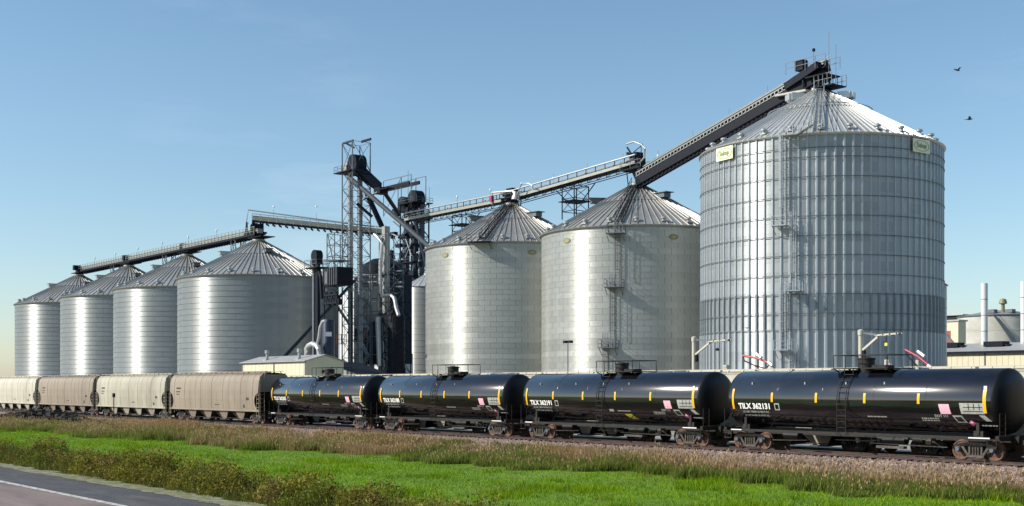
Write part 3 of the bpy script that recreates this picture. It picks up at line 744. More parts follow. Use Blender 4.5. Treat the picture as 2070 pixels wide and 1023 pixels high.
sheet_silo(*S6, 'smooth silver silo with a caged ladder down its front, beside the ribbed silo', 6)
# the tall ribbed silo
def ribbed_silo(cx, cy):
    R = 15; ze = 33.15; t = thing('grain_silo', (cx, cy, GZ), 'tallest grain silo, ribbed with vertical stiffeners and marked Sukup', 'grain silo')
    H = ze-GZ; c, l = camdir(cx, cy); ac = math.atan2(c.y, c.x)
    zr = [10.1, 12.0, 14.25, 16.5, 18.8, 21.1, 23.4, 25.7, 28.0, 30.3, 31.4]
    N = 90; n = 29; hc = H/n; base = []
    for q in range(4):
        b = MB(); r = random.Random(q+50); tones = []; NN = 45
        for k in range(NN):
            s = sheet_mesh(R, 2*math.pi/NN, hc, .012, 1, lip=.02, seg=2); a = 2*math.pi*(k+(q % 2)*.5)/NN; ca, sa = math.cos(a), math.sin(a)
            b.add([(v[0]*ca-v[1]*sa, v[0]*sa+v[1]*ca, v[2]) for v in s.v], s.f); tones += [r.uniform(.88, 1.08)]*len(s.f)
        base.append(radial(b.mesh('wall_ring', M['galv7'], tone=tones)))
    for k in range(n): mkobj('wall_ring', base[(k % 2)+2*random.randint(0, 1)], t, (0, 0, k*hc))
    def stiff(w_, d, z0, z1, m):
        b = MB(); w2 = w_/2; pr = [(R, -w2-.06), (R+.03, -w2), (R+d, -w2*.7), (R+d, w2*.7), (R+.03, w2), (R, w2+.06)]
        b.add([(p[0], p[1], z0) for p in pr]+[(p[0], p[1], z1) for p in pr], [(i, i+1, i+7, i+6) for i in range(5)]+[(0, 1, 2, 3, 4, 5), (11, 10, 9, 8, 7, 6)]); return b.mesh('stiffener', m)
    su = stiff(.24, .16, 14.9, H-.1, M['galv_s']); sm = stiff(.3, .22, 10.4, 14.9, M['galv_d']); sl = stiff(.34, .26, 0, 10.4, M['galv_s'])
    for i in range(N):
        a = 2*math.pi*i/N
        mkobj('stiffener', su, t, rz=a); 
        if abs((a-ac+math.pi) % (2*math.pi)-math.pi) < 1.75:
            mkobj('stiffener', sm, t, rz=a); mkobj('stiffener', sl, t, rz=a)
    if 1:
        me = MB().lathe([(R+.17, -.04), (R+.23, -.04), (R+.23, .04), (R+.17, .04), (R+.17, -.04)], 90).mesh('wind_ring', M['steel'])
        for z in zr: mkobj('wind_ring', me, t, (0, 0, z-GZ))
    zat = roof(t, R, H, 8.1, 120, M['roof7'], 26)
    # sign board
    for a, nm in ((.83, 1), (-.87, 2)):
        nrm = c*math.cos(a)+l*math.sin(a); lat = Vector((nrm.y, -nrm.x, 0))*-1; B = nrm*(R+.40)+Vector((0, 0, H-1.2)); hw_, hh_ = 1.6, .8
        rgt = -l*math.cos(a)+c*math.sin(a)   # image right along the board
        rgt = Vector((-nrm.y, nrm.x, 0)); rgt = rgt if rgt.dot(-l) > 0 else -rgt
        b = MB(); Zv = Vector((0, 0, 1))
        co = [B+rgt*sx*hw_+Zv*sz*hh_ for sx, sz in ((-1, -1), (1, -1), (1, 1), (-1, 1))]
        b.add(co+[p-nrm*.08 for p in co], [(0, 1, 2, 3), (0, 4, 5, 1), (1, 5, 6, 2), (2, 6, 7, 3), (3, 7, 4, 0), (7, 6, 5, 4)]); bd = b.build('sign_board', M['signcream'], t)
        o = MB(); n_ = 36; F = B+nrm*.02
        for rr in (1., .91): o.add([F+rgt*1.45*rr*math.cos(q*2*math.pi/n_)+Zv*.64*rr*math.sin(q*2*math.pi/n_) for q in range(n_)], [])
        o.f += [(q, (q+1) % n_, n_+(q+1) % n_, n_+q) for q in range(n_)]; o.build('sign_ring', M['signgreen'], bd)
        v, f = text_geo('Sukup', .78, .025, 'CENTER'); o = MB(); o.add([F+nrm*.01+rgt*p[0]+Zv*(p[1]-.2) for p in v], f); o.build('lettering', M['signgreen'], bd)
    # ladders with staggered landings
    def na(px): # angle off the camera line for a picture column
        return math.asin(max(-1, min(1, (1662-px)/245.)))*1.0
    sg = [(1595, 22.8, H-.3, 1593), (1614, 15.1, 23.4, 1617), (1595, 8.2, 15.7, 1597), (1613, .4, 8.6, 0)]
    for px, z0, z1, lp in sg:
        a = na(px); nrm = c*math.cos(a)+l*math.sin(a); lat = Vector((-nrm.y, nrm.x, 0)); ladder(t, nrm*(R+.45), nrm, lat, z0, z1, M['galv_s'], w=.62)
        if lp:
            a = na(lp); nrm = c*math.cos(a)+l*math.sin(a); lat = Vector((-nrm.y, nrm.x, 0)); landing(t, nrm*(R+.2), nrm, lat, z0, 1.7, 1.5, M['galv_s'])
    # walk along the eave to the roof stair
    pa, pb = na(1597), na(1650); q = MB(); rl = MB(); prev = None
    for i in range(7):
        a = pa+(pb-pa)*i/6; nrm = c*math.cos(a)+l*math.sin(a); p = nrm*(R+.9)+Vector((0, 0, H-.3+(0 if i < 4 else (i-3)*.35)))
        if prev is not None:
            q.bar(prev, p, 1.0, .1)
            for hh in (.55, 1.1): rl.bar(prev+Vector((0, 0, hh)), p+Vector((0, 0, hh)), .06)
        rl.bar(p, p+Vector((0, 0, 1.1)), .06); prev = p
    q.build('walkway', M['pale'], t); rl.build('walkway_rail', M['galv_s'], t)
    a = na(1655); nrm = c*math.cos(a)+l*math.sin(a); roof_stairs(t, R, zat, nrm, l, M['galv_s'], w=1.25, r1=1.2, hgt=.5)
    for a, rr, mm in ((-1.3, 3.3, 'pipe'), (1.2, 3.2, 'pipe')):
        nrm = c*math.cos(a)+l*math.sin(a); p = nrm*rr; bb = MB(); bb.box((0, 0, .5), (1.6, 1.9, .9)); bb.box((.9, 0, .5), (.5, 1.5, .7))
        o = bb.build('roof_fan', M[mm], t, loc=(p.x, p.y, zat(rr)-.1)); o.rotation_euler = (0, 0, math.atan2(nrm.y, nrm.x))
    rg = MB().lathe([(R*.42+.2, zat(R*.42)+.22), (R*.42+.3, zat(R*.42)+.3)], 60).build('roof_ring', M['galv_s'], t)
    return t, zat
ribbed_silo(*S7)
# hopper-less small bin behind, plus a slice of bin at the right
def small_bin(px, D, half, ytop, label):
    x = wx(px, D); dd = math.hypot(x, D); R = half*dep(x, D)/2600; ze = CAMZ+(781-ytop)*dep(x, D)/2600; t = thing('small_bin', (x, D, GZ), label, 'small bin')
    H = ze-GZ; MB().lathe([(R, 0), (R, H)], 40).build('wall', M['galv'], t, smooth=40, tone=1.05)
    me = MB().lathe([(R+.01, -.05), (R+.05, 0), (R+.01, .05)], 40).mesh('wall_ring', M['galv'], tone=.9)
    for k in range(1, int(H/1.2)): mkobj('wall_ring', me, t, (0, 0, k*1.2))
    N = 24; me = MB()
    for i in range(N): pass
    rise = R*.55
    for i in range(N):
        a0 = 2*math.pi*i/N
        if i == 0:
            b = MB(); d = math.pi/N; b.add([((R+.2)*math.cos(-d), (R+.2)*math.sin(-d), H-.1), ((R+.2)*math.cos(d), (R+.2)*math.sin(d), H-.1), (.4*math.cos(d), .4*math.sin(d), H+rise), (.4*math.cos(-d), .4*math.sin(-d), H+rise)], [(0, 1, 2, 3)])
            b.bar(((R+.2)*math.cos(d), (R+.2)*math.sin(d), H-.05), (.4, 0, H+rise+.05), .08); pm = b.mesh('roof_panel', M['roof7'], tone=1.)
        mkobj('roof_panel', pm, t, rz=a0)
    MB().lathe([(.5, H+rise), (.5, H+rise+.3), (0, H+rise+.4)], 12).build('cap', M['roof7'], t, tone=1.)
    return t
small_bin(862, 146, 46, 581, 'narrow silver bin squeezed between the dark tower and the smooth silos')
small_bin(1893, 150, 20, 577, 'slice of a small bin showing behind the right side of the ribbed silo')

# ------------------------------------------------------------------ conveyors
def conveyor(p0, p1, label, style, lamps=4, m_top=None, m_side=None, m_under=None, hgt=2.0, step=1.9, wid=1.8):
    p0, p1 = Vector(p0), Vector(p1); t = thing('conveyor', p0, label, 'conveyor')
    d = p1-p0; L_ = d.length; u = d/L_; hz = Vector((u.x, u.y, 0)).normalized(); n = Vector((hz.y, -hz.x, 0))
    if n.y > 0: n = -n    # toward the road
    Z = Vector((0, 0, 1)); m_top = m_top or M['pipe']; m_side = m_side or M['pale']; m_under = m_under or M['dark']
    O = Vector((0, 0, 0)); E = d
    def rb(name, a, b, w_, m, h=None, par=None): return MB().bar(a, b, w_, h).build(name, m, par or t)
    if style == 'truss':
        rb('deck', O, E, wid, m_under, .12)
        rb('side_plate', O+n*(wid/2+.06)+Z*.12, E+n*(wid/2+.06)+Z*.12, .06, m_side, .42)
        rb('side_plate', O-n*(wid/2+.06)+Z*.12, E-n*(wid/2+.06)+Z*.12, .06, m_side, .42)
        rb('belt_trough', O+Z*.45-n*.2, E+Z*.45-n*.2, .9, m_side, .5)
        b = MB(); b.tube([O+n*wid/2+Z*(hgt*.62), E+n*wid/2+Z*(hgt*.62)], .13, 8); b.build('top_pipe', m_top, t, smooth=50)
        for k in range(int(L_/step)+1):
            q = u*(k*step+.05)
            o = bar('post', p0+q+n*wid/2, p0+q+n*wid/2+Z*(hgt*.6), .10, m_under, t)
            if k % 3 == 0: bar('post', p0+q-n*wid/2, p0+q-n*wid/2+Z*(hgt*.6), .10, m_under, t)
        rb('midrail', O+n*wid/2+Z*(hgt*.38), E+n*wid/2+Z*(hgt*.38), .05, m_side)
        rb('handrail', O-n*wid/2+Z*(hgt*.62), E-n*wid/2+Z*(hgt*.62), .06, m_side)
        # lower truss
        rb('lower_chord', O+n*.5-Z*.85, E+n*.5-Z*.85, .10, m_under); rb('lower_chord', O-n*.5-Z*.85, E-n*.5-Z*.85, .10, m_under)
        K = int(L_/step)
        for k in range(K):
            a = u*(k*step); c_ = u*((k+1)*step)
            bar('web', p0+a+n*.5-Z*.1, p0+a+n*.5-Z*.85, .09, m_under, t); bar('web', p0+a+n*.5-Z*.85, p0+c_+n*.5-Z*.1, .07, m_under, t)
    elif style == 'gallery':
        rb('deck', O, E, wid, m_under, .14)
        rb('side_plate', O+n*(wid/2)-Z*.15, E+n*(wid/2)-Z*.15, .06, m_under, .35)
        b = MB(); b.bar(O+Z*.55, E+Z*.55, 1.0, .8); b.build('belt_trough', m_side, t)
        rb('handrail', O+n*wid/2+Z*1.25, E+n*wid/2+Z*1.25, .07, m_side); rb('handrail', O-n*wid/2+Z*1.35, E-n*wid/2+Z*1.35, .05, m_side)
        for hh in (.5, .88): rb('midrail', O+n*wid/2+Z*hh, E+n*wid/2+Z*hh, .045, m_side)
        for k in range(int(L_/step)+1):
            q = u*(k*step+.02); bar('post', p0+q+n*wid/2, p0+q+n*wid/2+Z*1.25, .08, m_side, t)
        # joists under the deck show as a dark row of teeth
        for k in range(int(L_/1.15)): q = u*(k*1.15+.3); bar('joist', p0+q+n*(wid/2+.1)-Z*.42, p0+q-n*(wid/2+.1)-Z*.42, .12, m_under, t, .3)
    else:   # deep belly with open lower edge
        rb('cover', O+Z*1.25, E+Z*1.25, 1.0, m_side, .16)
        rb('side_plate', O+n*.75+Z*.80, E+n*.75+Z*.80, .05, m_side, .16); rb('side_plate', O+n*.75+Z*.30, E+n*.75+Z*.30, .05, m_side, .12)
        rb('belt_trough', O+Z*.6, E+Z*.6, 1.2, m_under, .9)
        for k in range(int(L_/.62)): q = u*(k*.62+.2); bar('stud', p0+q+n*.76+Z*.34, p0+q+n*.76+Z*.76, .16, m_side, t)
        rb('belly', O-Z*.55, E-Z*.55, 1.5, m_under, 1.3)
        rb('lower_chord', O+n*.8-Z*1.65, E+n*.8-Z*1.65, .14, m_under); rb('walk_deck', O+n*.9-Z*1.2, E+n*.9-Z*1.2, .5, m_under, .1)
        for k in range(int(L_/.75)): q = u*(k*.75+.2); bar('hanger', p0+q+n*.8-Z*1.2, p0+q+n*.8-Z*1.65, .30, m_under, t)
        rb('handrail', O-n*.9+Z*2.1, E-n*.9+Z*2.1, .06, m_side); rb('midrail', O-n*.9+Z*1.7, E-n*.9+Z*1.7, .04, m_side)
        for k in range(int(L_/2.4)+1): q = u*(k*2.4+.02); bar('post', p0+q-n*.9+Z*1.2, p0+q-n*.9+Z*2.1, .05, m_side, t)
    for k in range(lamps):
        q = u*(L_*(k+.45)/lamps)-n*wid/2; zt = {'truss': 2.6, 'gallery': 2.6, 'belly': 3.0}[style]
        b = MB(); b.tube([q+Z*.3, q+Z*zt], .035, 6); lp = b.build('lamp_post', m_side, t)
        b = MB(); b.lathe([(0, zt-.05), (.16, zt), (.19, zt+.18), (.1, zt+.32), (0, zt+.34)], 10, c=(q.x, q.y, 0)); b.build('lamp_head', M['lens'], lp, smooth=50)
    return t
def trestle(x, y, z0, z1, a, label, m, arms=None):
    t = thing('conveyor_trestle', (x, y, z0), label, 'trestle'); H = z1-z0; cs = [(-a/2, -a/2), (a/2, -a/2), (a/2, a/2), (-a/2, a/2)]; W = Vector((x, y, z0))
    for c in cs: bar('leg', W+Vector((*c, -1.2)), W+Vector((*c, H)), .13, m, t)
    n = max(1, round(H/2.2)); hz = H/n
    for k in range(n+1):
        for i in range(4):
            p, q = Vector((*cs[i], k*hz)), Vector((*cs[(i+1) % 4], k*hz)); bar('girt', W+p, W+q, .1, m, t)
            if k < n: bar('brace', W+p, W+q+Vector((0, 0, hz)), .07, m, t)
    if arms:
        for s in (-1, 1): bar('strut', W+Vector((s*a/2, 0, H*.35)), W+Vector((s*(a/2+arms), 0, H)), .12, m, t)
    b = MB(); b.box((0, 0, H*.4), (a+.9, a+.9, .1)); b.build('platform', m, t)
    return t
# left row
yl = LEFT[0][1]; xl = LEFT[3][0]-1.5; xr = LEFT[0][0]+1.0; apexL = 22.3+6.9
conveyor((xl, yl-.2, apexL+1.25), (xr, yl-.2, apexL+1.25), 'long level conveyor over the four banded silos of the left row', 'gallery', lamps=7, m_side=M['pale'], step=1.5, wid=2.2)
for k, (cx, cy) in enumerate(LEFT):
    h = thing('head_frame', (cx, cy, apexL+.45), ['dark drop frame on the peak of the silo nearest the cream shed', 'dark drop frame on the peak of the second silo from the cream shed', 'dark drop frame on the peak of the second silo from the left', 'dark drop frame on the peak of the leftmost silo'][k], 'spout frame', 'drop frames on the left row peaks')
    b = MB(); b.box((0, 0, .5), (1.3, 1.3, .9)); b.build('hopper', M['dark'], h)
    b = MB(); b.box((-.6, -.3, 1.5), (1.0, 1.7, 1.1)); b.build('gearbox', M['dark'], h)
    b = MB(); b.box((1.0, 0, .2), (5.2, 2.8, .12)); b.build('platform', M['dark'], h)
for k in range(3):
    (xa, _), (xb, _) = LEFT[k], LEFT[k+1]; xm = xa-8.0
    trestle(xm, yl-.2, apexL-3.4, apexL+.85, 1.9, ['lattice trestle on the roof of the silo nearest the cream shed', 'lattice trestle on the roof of the second silo from the cream shed', 'lattice trestle on the roof of the second silo from the left'][k], M['steel'], arms=1.7)
# from the left row up to the elevator tower
A = Vector((LEFT[0][0]-1.0, yl, 0)); a0 = pt(512, 447, A.y); a1 = pt(772, 474, 121)
conveyor(a0, a1, 'descending grey conveyor from the left row peak to the latticed elevator tower', 'gallery', lamps=3, m_side=M['pale'], step=1.5, wid=2.0)
b = MB(a0); q0 = a0+Vector((-1.5, -1.0, -2.6)); b.tube([q0+Vector((-22, 0, -.3)), q0+Vector((-.3, 0, 0)), q0, a0+Vector((.1, -1, 1.9)), a1+Vector((-1, -1, 1.4))], .12, 8)
dp_ = b.build('dust_pipe', M['pipe'], smooth=40); dp_.location = a0; tagit(dp_, 'long white pipe bent over the conveyor at the left row peak', 'pipe')
h = thing('transfer_tower', (a0.x+.5, a0.y, apexL+.7), 'dark transfer frame joining the conveyors above the silo nearest the cream shed', 'transfer frame')
for sx in (-1.1, 1.3):
    for sy in (-1, 1): bar('post', Vector((a0.x+.5+sx, a0.y+sy, apexL+.7)), Vector((a0.x+.5+sx, a0.y+sy, a0.z-.2)), .22, M['dark'], h)
b = MB(); b.box((.4, 0, .9), (3.8, 2.6, .3)); b.box((1.2, -.2, .4), (1.6, 2.0, .9)); b.build('drive_deck', M['dark'], h)
b = MB(); b.lathe([(.9, -.9), (.9, .9)], 16, c=(.9, 0, 1.7), axis='Y'); b.build('drum', M['dark'], h)
m_ = pt(682, 468, 110.5); trestle(m_.x, m_.y, m_.z-8.2, m_.z-.4, 2.6, 'thin lattice trestle left of the elevator tower under the descending conveyor', M['steel'], arms=2.0)
bar_t = m_
# right row: three conveyors
y5 = S5[1]
c10 = pt(826, 447, y5); c11 = pt(1022, 411, y5-.5); c11.z = c10.z = (c10.z+c11.z)/2+.15
conveyor(c10, c11, 'level conveyor from the dark tower to the first smooth silo peak', 'truss', lamps=3)
c20 = pt(1018, 409, y5); c21 = pt(1292, 331, S6[1])
conveyor(c20, c21, 'sloping conveyor rising between the peaks of the two smooth silos', 'truss', lamps=4, step=2.0)
c30 = pt(1292, 362, S6[1]-.6); c31 = pt(1672, 142, S7[1])
conveyor(c30, c31, 'steep dark conveyor climbing to the peak of the tallest silo', 'belly', lamps=5, m_side=M['galv_side'])
# cross trestles on roofs
for px, py0, py1, D, lb in ((938, 468, 436, y5, 'lattice trestle on the roof of the first smooth silo'), (1163, 428, 378, S6[1], 'lattice trestle on the roof of the ladder silo')):
    a = pt(px, py0, D); b_ = pt(px, py1, D); trestle(a.x, a.y, a.z, b_.z, 2.9, lb, M['dark'], arms=3.2)
# peak machinery
def peak_head(p, lbl, big=False, tower=True):
    t = thing('discharge_machine', p, lbl, 'conveyor head')
    b = MB(); b.box((0, 0, -.2), (4.6 if big else 3.4, 3.0, .16)); b.build('platform', M['dark'], t)
    b = MB(); b.lathe([(1.1, 0), (.45, -1.5), (.45, -2.6)], 12, c=(.2, 0, -.2)); b.build('drop_spout', M['dark'], t, smooth=40)
    b = MB(); b.box((.2, 0, .7), (1.6, 1.5, 1.5)); b.lathe([(.55, -.9), (.55, .9)], 14, c=(-1.0, 0, .7), axis='Y'); b.build('drive_unit', M['dark'], t)
    W = Vector(p); sx = 2.2 if big else 1.6
    for x_ in (-sx, 0, sx):
        for y_ in (-1.4, 1.4): bar('rail_post', W+Vector((x_, y_, -.2)), W+Vector((x_, y_, 1.0)), .06, M['steel'], t)
    for y_ in (-1.4, 1.4):
        for hh in (.45, 1.0): bar('handrail', W+Vector((-sx, y_, hh)), W+Vector((sx, y_, hh)), .06, M['steel'], t)
    for sx_, sy in ((-1.2, -1), (1.2, -1), (1.2, 1), (-1.2, 1)): bar('leg', W+Vector((sx_*.8, sy*.8, -3.0)), W+Vector((sx_, sy, -.2)), .14, M['dark'], t)
    return t
peak_head(Vector((S5[0], y5, 34.6-.5)), 'dark transfer head over the first smooth silo peak')
peak_head(Vector((S6[0], S6[1], 35.4)), 'dark transfer head where the steep conveyor starts over the ladder silo', True)
hp = Vector((S6[0]-.2, S6[1], 37.2)); t = thing('drive_guard', hp, 'tangle of dark drive gear with curved pipe above the ladder silo peak', 'drive gear')
b = MB(); b.bar((-1.3, -.6, .6), (1.6, -.6, -1.3), .35); b.bar((-1.0, -.9, 1.4), (.9, -.9, -1.0), .18); b.box((0, 0, -.2), (1.6, 1.3, 1.4)); b.build('frame', M['dark'], t)
b = MB(); b.tube([(-1.2, -.8, 1.9), (.4, -.8, 2.0), (2.0, -.8, 1.4), (2.7, -.8, .6), (2.6, -.8, -.6), (1.6, -.8, -1.3)], .13, 8); b.build('pipe', M['zinc'], t, smooth=50)
b = MB(); b.tube([(.2, -.7, .5), (1.8, -.7, 1.2), (1.8, -.7, -.2)], .07, 6); b.build('brace', M['dark'], t)
# top of the tallest silo
tp = Vector((S7[0]-.3, S7[1]-.3, 42.9)); t = thing('peak_gantry', tp, 'railed dark drive platform on top of the tallest silo', 'platform')
b = MB(); b.bar((-4.2, 0, -.4), (1.2, 0, 1.4), 2.6, .9); b.build('drive_housing', M['dark'], t)
b = MB(); b.box((-1.8, -.8, 1.9), (1.3, 1.0, 1.3)); b.build('motor', M['dark'], t)
b = MB(); b.box((1.0, 0, .0), (3.2, 3.0, .16)); b.build('platform', M['dark'], t)
b = MB(); b.box((2.2, 0, -1.5), (2.8, 2.8, .14)); b.build('platform', M['dark'], t)
for x0_, x1_, zb in ((-3.8, 2.6, 1.0), (.8, 3.6, -1.5)):
    for y_ in (-1.45, 1.45):
        for k in range(5): xx = x0_+(x1_-x0_)*k/4; bar('rail_post', tp+Vector((xx, y_, zb)), tp+Vector((xx, y_, zb+1.5)), .06, M['steel'], t)
        for hh in (.8, 1.5): bar('handrail', tp+Vector((x0_, y_, zb+hh)), tp+Vector((x1_, y_, zb+hh)), .06, M['steel'], t)
for xx, z_ in ((2.0, 5.6), (3.1, 3.8)): bar('aerial', tp+Vector((xx, 0, -1)), tp+Vector((xx, 0, z_)), .05, M['steel'], t)
b = MB(); b.tube([(.4, -1, 1), (.4, -1, 3.3)], .04, 6); lp = b.build('lamp_post', M['steel'], t)
b = MB(); b.lathe([(0, 3.2), (.2, 3.3), (.2, 3.6), (0, 3.7)], 10, c=(.4, -1, 0)); b.build('lamp_head', M['dark'], lp)
for sx, sy in ((-1.3, -1), (1.3, -1), (1.3, 1), (-1.3, 1)): bar('leg', tp+Vector((sx, sy, -2.3)), tp+Vector((sx, sy, 0)), .2, M['dark'], t)
b = MB(); b.bar((-5.5, -1.2, -1.4), (-.4, -1.2, -1.6), .9, .25); b.build('chute', M['pale'], t)
# white tube handles with a magenta box over the first smooth silo
q = pt(995, 402, y5-1.5); b = MB(q); e1 = pt(1037, 386, y5-1.5); b.tube([q+Vector((0, 0, -1.0)), q+Vector((0, 0, 1.0)), e1, e1+Vector((1.4, 0, -1.6))], .16, 8)
tt = thing('dust_hose', q, 'white bent tube with a magenta box beside the first smooth silo peak', 'dust hose'); b.build('tube', M['pipe'], tt, smooth=40)
b = MB(); b.box((0, -.1, 0), (.5, .5, 1.0)); b.build('control_box', M['redbrown'], tt)
b = MB(); b.lathe([(.75, 0), (.25, 1.2)], 12, c=tuple(e1-q+Vector((.7, 0, -1.4)))); b.build('funnel', M['pipe'], tt, smooth=40)
q = pt(1046, 393, y5-1.5); b = MB(q); b.tube([q, pt(1054, 371, y5-1.5), pt(1070, 371, y5-1.5), pt(1076, 376, y5-1.5), pt(1076, 384, y5-1.5)], .1, 8); o = b.build('bent_pipe', M['pipe'], smooth=40); o.location = q
tagit(o, 'thin bent white pipe standing on the conveyor right of the first smooth silo peak', 'pipe')

# ------------------------------------------------------------------ towers
def lattice(t, W, a, z0, z1, nb, m, pw=.16, bw=.07, ax=None, xb=True):
    W = Vector(W); a2 = ax or a; cs = [(-a/2, -a2/2), (a/2, -a2/2), (a/2, a2/2), (-a/2, a2/2)]
    for c in cs: bar('post', Vector((W.x+c[0], W.y+c[1], z0)), Vector((W.x+c[0], W.y+c[1], z1)), pw, m, t)
    hz = (z1-z0)/nb
    for k in range(nb+1):
        z = z0+k*hz
        for i in range(4):
            p, q = Vector((W.x+cs[i][0], W.y+cs[i][1], z)), Vector((W.x+cs[(i+1) % 4][0], W.y+cs[(i+1) % 4][1], z))
            bar('girt', p, q, bw, m, t)
            if k < nb and xb:
                U_ = Vector((0, 0, hz)); bar('brace', p, q+U_, bw, m, t)
                if i in (0, 1): bar('brace', q, p+U_, bw, m, t)
def spout(name, a, b, r, m, label, cat='spout', n=10):
    o = MB(a); o.tube([a, b], r, n); ob = o.build(name, m, smooth=40); ob.location = a; return tagit(ob, label, cat)
def railing(t, W, x0, x1, y0, y1, z, m, h=1.1):
    cs = [Vector((x0, y0, z)), Vector((x1, y0, z)), Vector((x1, y1, z)), Vector((x0, y1, z))]; W = Vector((W[0], W[1], 0))
    for i in range(4):
        p, q = cs[i]+W, cs[(i+1) % 4]+W
        for hh in (.55, h): bar('handrail', p+Vector((0, 0, hh)), q+Vector((0, 0, hh)), .05, m, t)
        bar('rail_post', p, p+Vector((0, 0, h)), .06, m, t); c_ = (p+q)/2; bar('rail_post', c_, c_+Vector((0, 0, h)), .05, m, t)
# tower 1: tall latticed elevator
DT = 116; T1 = Vector((wx(720, DT), DT, GZ)); KT = dep(T1.x, DT)/196.; t1 = thing('elevator_tower', T1, 'tall latticed bucket elevator tower with twin grey casings and a dark round head', 'elevator tower')
def Q(z): return CAMZ-GZ+(z+GZ-CAMZ)*KT    # heights above the tower foot
ZP = Q(36.6)
lattice(t1, T1, 3.1*KT, GZ, GZ+ZP, 14, M['steel'])
lattice(t1, T1, 3.1*KT, GZ+ZP, GZ+Q(41.0), 1, M['steel'], xb=True)
for dx in (-1.0, .68):
    cx_, cy_ = dx*.6068, dx*.7949; b = MB(); b.lathe([(.46, 0), (.46, ZP)], 14, c=(cx_, cy_, 0)); cs_ = b.build('casing', M['casing'], t1, smooth=50)
    for k in range(14): MB().lathe([(.46, -.06), (.56, -.05), (.56, .05), (.46, .06)], 14, c=(cx_, cy_, 1.5+k*3)).build('casing_flange', M['steel'], cs_)
b = MB(); b.lathe([(0, -1.1), (1.5, -1.1), (1.5, 1.1), (0, 1.1)], 22, c=(.35, 0, ZP+1.5), axis='Y'); b.box((.35, 0, ZP+.7), (2.9, 2.1, 1.5)); b.build('head', M['dark'], t1, smooth=35)
b = MB(); b.box((-1.1, -.2, ZP), (5.8, 4.2, .16)); b.build('platform', M['dark'], t1)
b = MB(); b.box((-2.2, -.6, ZP+.9), (1.3, 1.0, 1.0)); b.box((-1.8, -.6, ZP+1.7), (.6, .7, .6)); b.build('motor', M['pale'], t1)
railing(t1, T1, -4.0, -1.4, -2.2, 1.8, GZ+ZP, M['steel'])
zq = Q(41.0)
bar('hoist_beam', T1+Vector((-1.7, -1.7, zq)), T1+Vector((1.9, -1.7, zq)), .16, M['dark'], t1, .35); bar('hoist_beam', T1+Vector((-3.0, 1.4, zq-.2)), T1+Vector((-.4, -1.7, zq-.2)), .16, M['steel'], t1, .3)
bar('hoist_beam', T1+Vector((-1.0, 1.7, zq+.6)), T1+Vector((2.2, 1.7, zq+.6)), .2, M['dark'], t1, .4)
# spouts from its head
hd = T1+Vector((1.1, -.2, ZP+.2)); nd = pt(768, 384, DT+2)
t = thing('distributor', nd, 'dark distributor box where the spouts split right of the tall tower', 'distributor')
b = MB(); b.tube([hd-nd, Vector((-.2, 0, .5))], [1.2, .85], 4); b.build('head_chute', M['dark'], t)
b = MB(); b.box((.3, 0, -.2), (2.0, 1.7, 1.1)); b.box((2.0, 0, -.1), (3.0, 1.6, .18)); b.build('body', M['dark'], t)
spout('spout', hd+Vector((-.9, -1.5, -1.2)), pt(874, 504, y5-4), .42, M['steel'], 'long grey spout slanting from the tall tower to the first smooth silo')
spout('spout', nd+Vector((0, .6, 0)), pt(806, 432, 128), .36, M['dark'], 'upper dark spout from the distributor toward the dark tower')
spout('spout', pt(742, 392, DT+1), pt(772, 458, DT+3), .48, M['dark'], 'dark spout dropping steeply from the distributor to the grey conveyor end')
spout('spout', pt(722, 412, DT-1), pt(752, 438, DT+1), .28, M['dark'], 'short dark spout close to the tall tower casings')
spout('brace_arm', pt(733, 404, DT), pt(768, 386, DT+1.5), .17, M['steel'], 'steel arm holding the distributor to the tall tower', 'steel arm')
# tower 2: dark tower
D2 = 161; T2 = Vector((wx(838, D2), D2, GZ)); t2 = thing('elevator_tower', T2, 'dark elevator tower with two round heads and a gantry on top', 'elevator tower')
zt = pt(838, 412, D2).z; lattice(t2, T2, 4.7, GZ, zt, 12, M['dark'], pw=.25, bw=.12)
for px, w_ in ((822, .95), (838, 1.0), (853, .75)):
    x_ = wx(px, D2)-T2.x; b = MB(); b.box((x_, 0, (zt)/2), (w_, 1.0, zt)); b.build('casing', M['blue'], t2)
for px, ytop, r in ((819, 398, 1.6), (842, 385, 1.95)):
    p = pt(px, ytop, D2); b = MB(); b.lathe([(0, -1.1), (r, -1.1), (r, 1.1), (0, 1.1)], 20, c=(p.x-T2.x, 0, p.z-GZ-r), axis='Y'); b.box((p.x-T2.x, 0, p.z-GZ-r-1.0), (2*r, 2.1, 2.0)); b.build('head', M['dark'], t2, smooth=35)
for zz in (zt, zt-3.5, zt-9.5, zt-13.5):
    b = MB(); b.box((.3, 0, zz-GZ-.1), (6.4, 5.4, .2)); b.build('platform', M['dark'], t2); railing(t2, T2, -2.9, 3.5, -2.7, 2.7, zz, M['steel'])
for k, (px0, py0, px1, py1) in enumerate(((780, 375, 848, 372), (758, 381, 828, 381))):
    a, b_ = pt(px0, 366, D2+(-2 if k else 2)), pt(px1, 376, D2+(-2 if k else 2)); z_ = pt(800, py0, D2).z; a.z = b_.z = z_; bar('hoist_beam', a, b_, .35, M['dark'], t2, .8)
zt2 = pt(815, 362, D2).z
for px in (790, 826, 846):
    for dy in (-2, 2):
        x_ = wx(px, D2); bar('gantry_post', Vector((x_, D2+dy, zt-2)), Vector((x_, D2+dy, zt2)), .14, M['steel'], t2)
for dy in (-2, 2): bar('gantry_rail', Vector((wx(790, D2), D2+dy, zt2)), Vector((wx(846, D2), D2+dy, zt2)), .14, M['steel'], t2); bar('brace', Vector((wx(790, D2), D2+dy, zt-2)), Vector((wx(826, D2), D2+dy, zt2)), .1, M['steel'], t2)
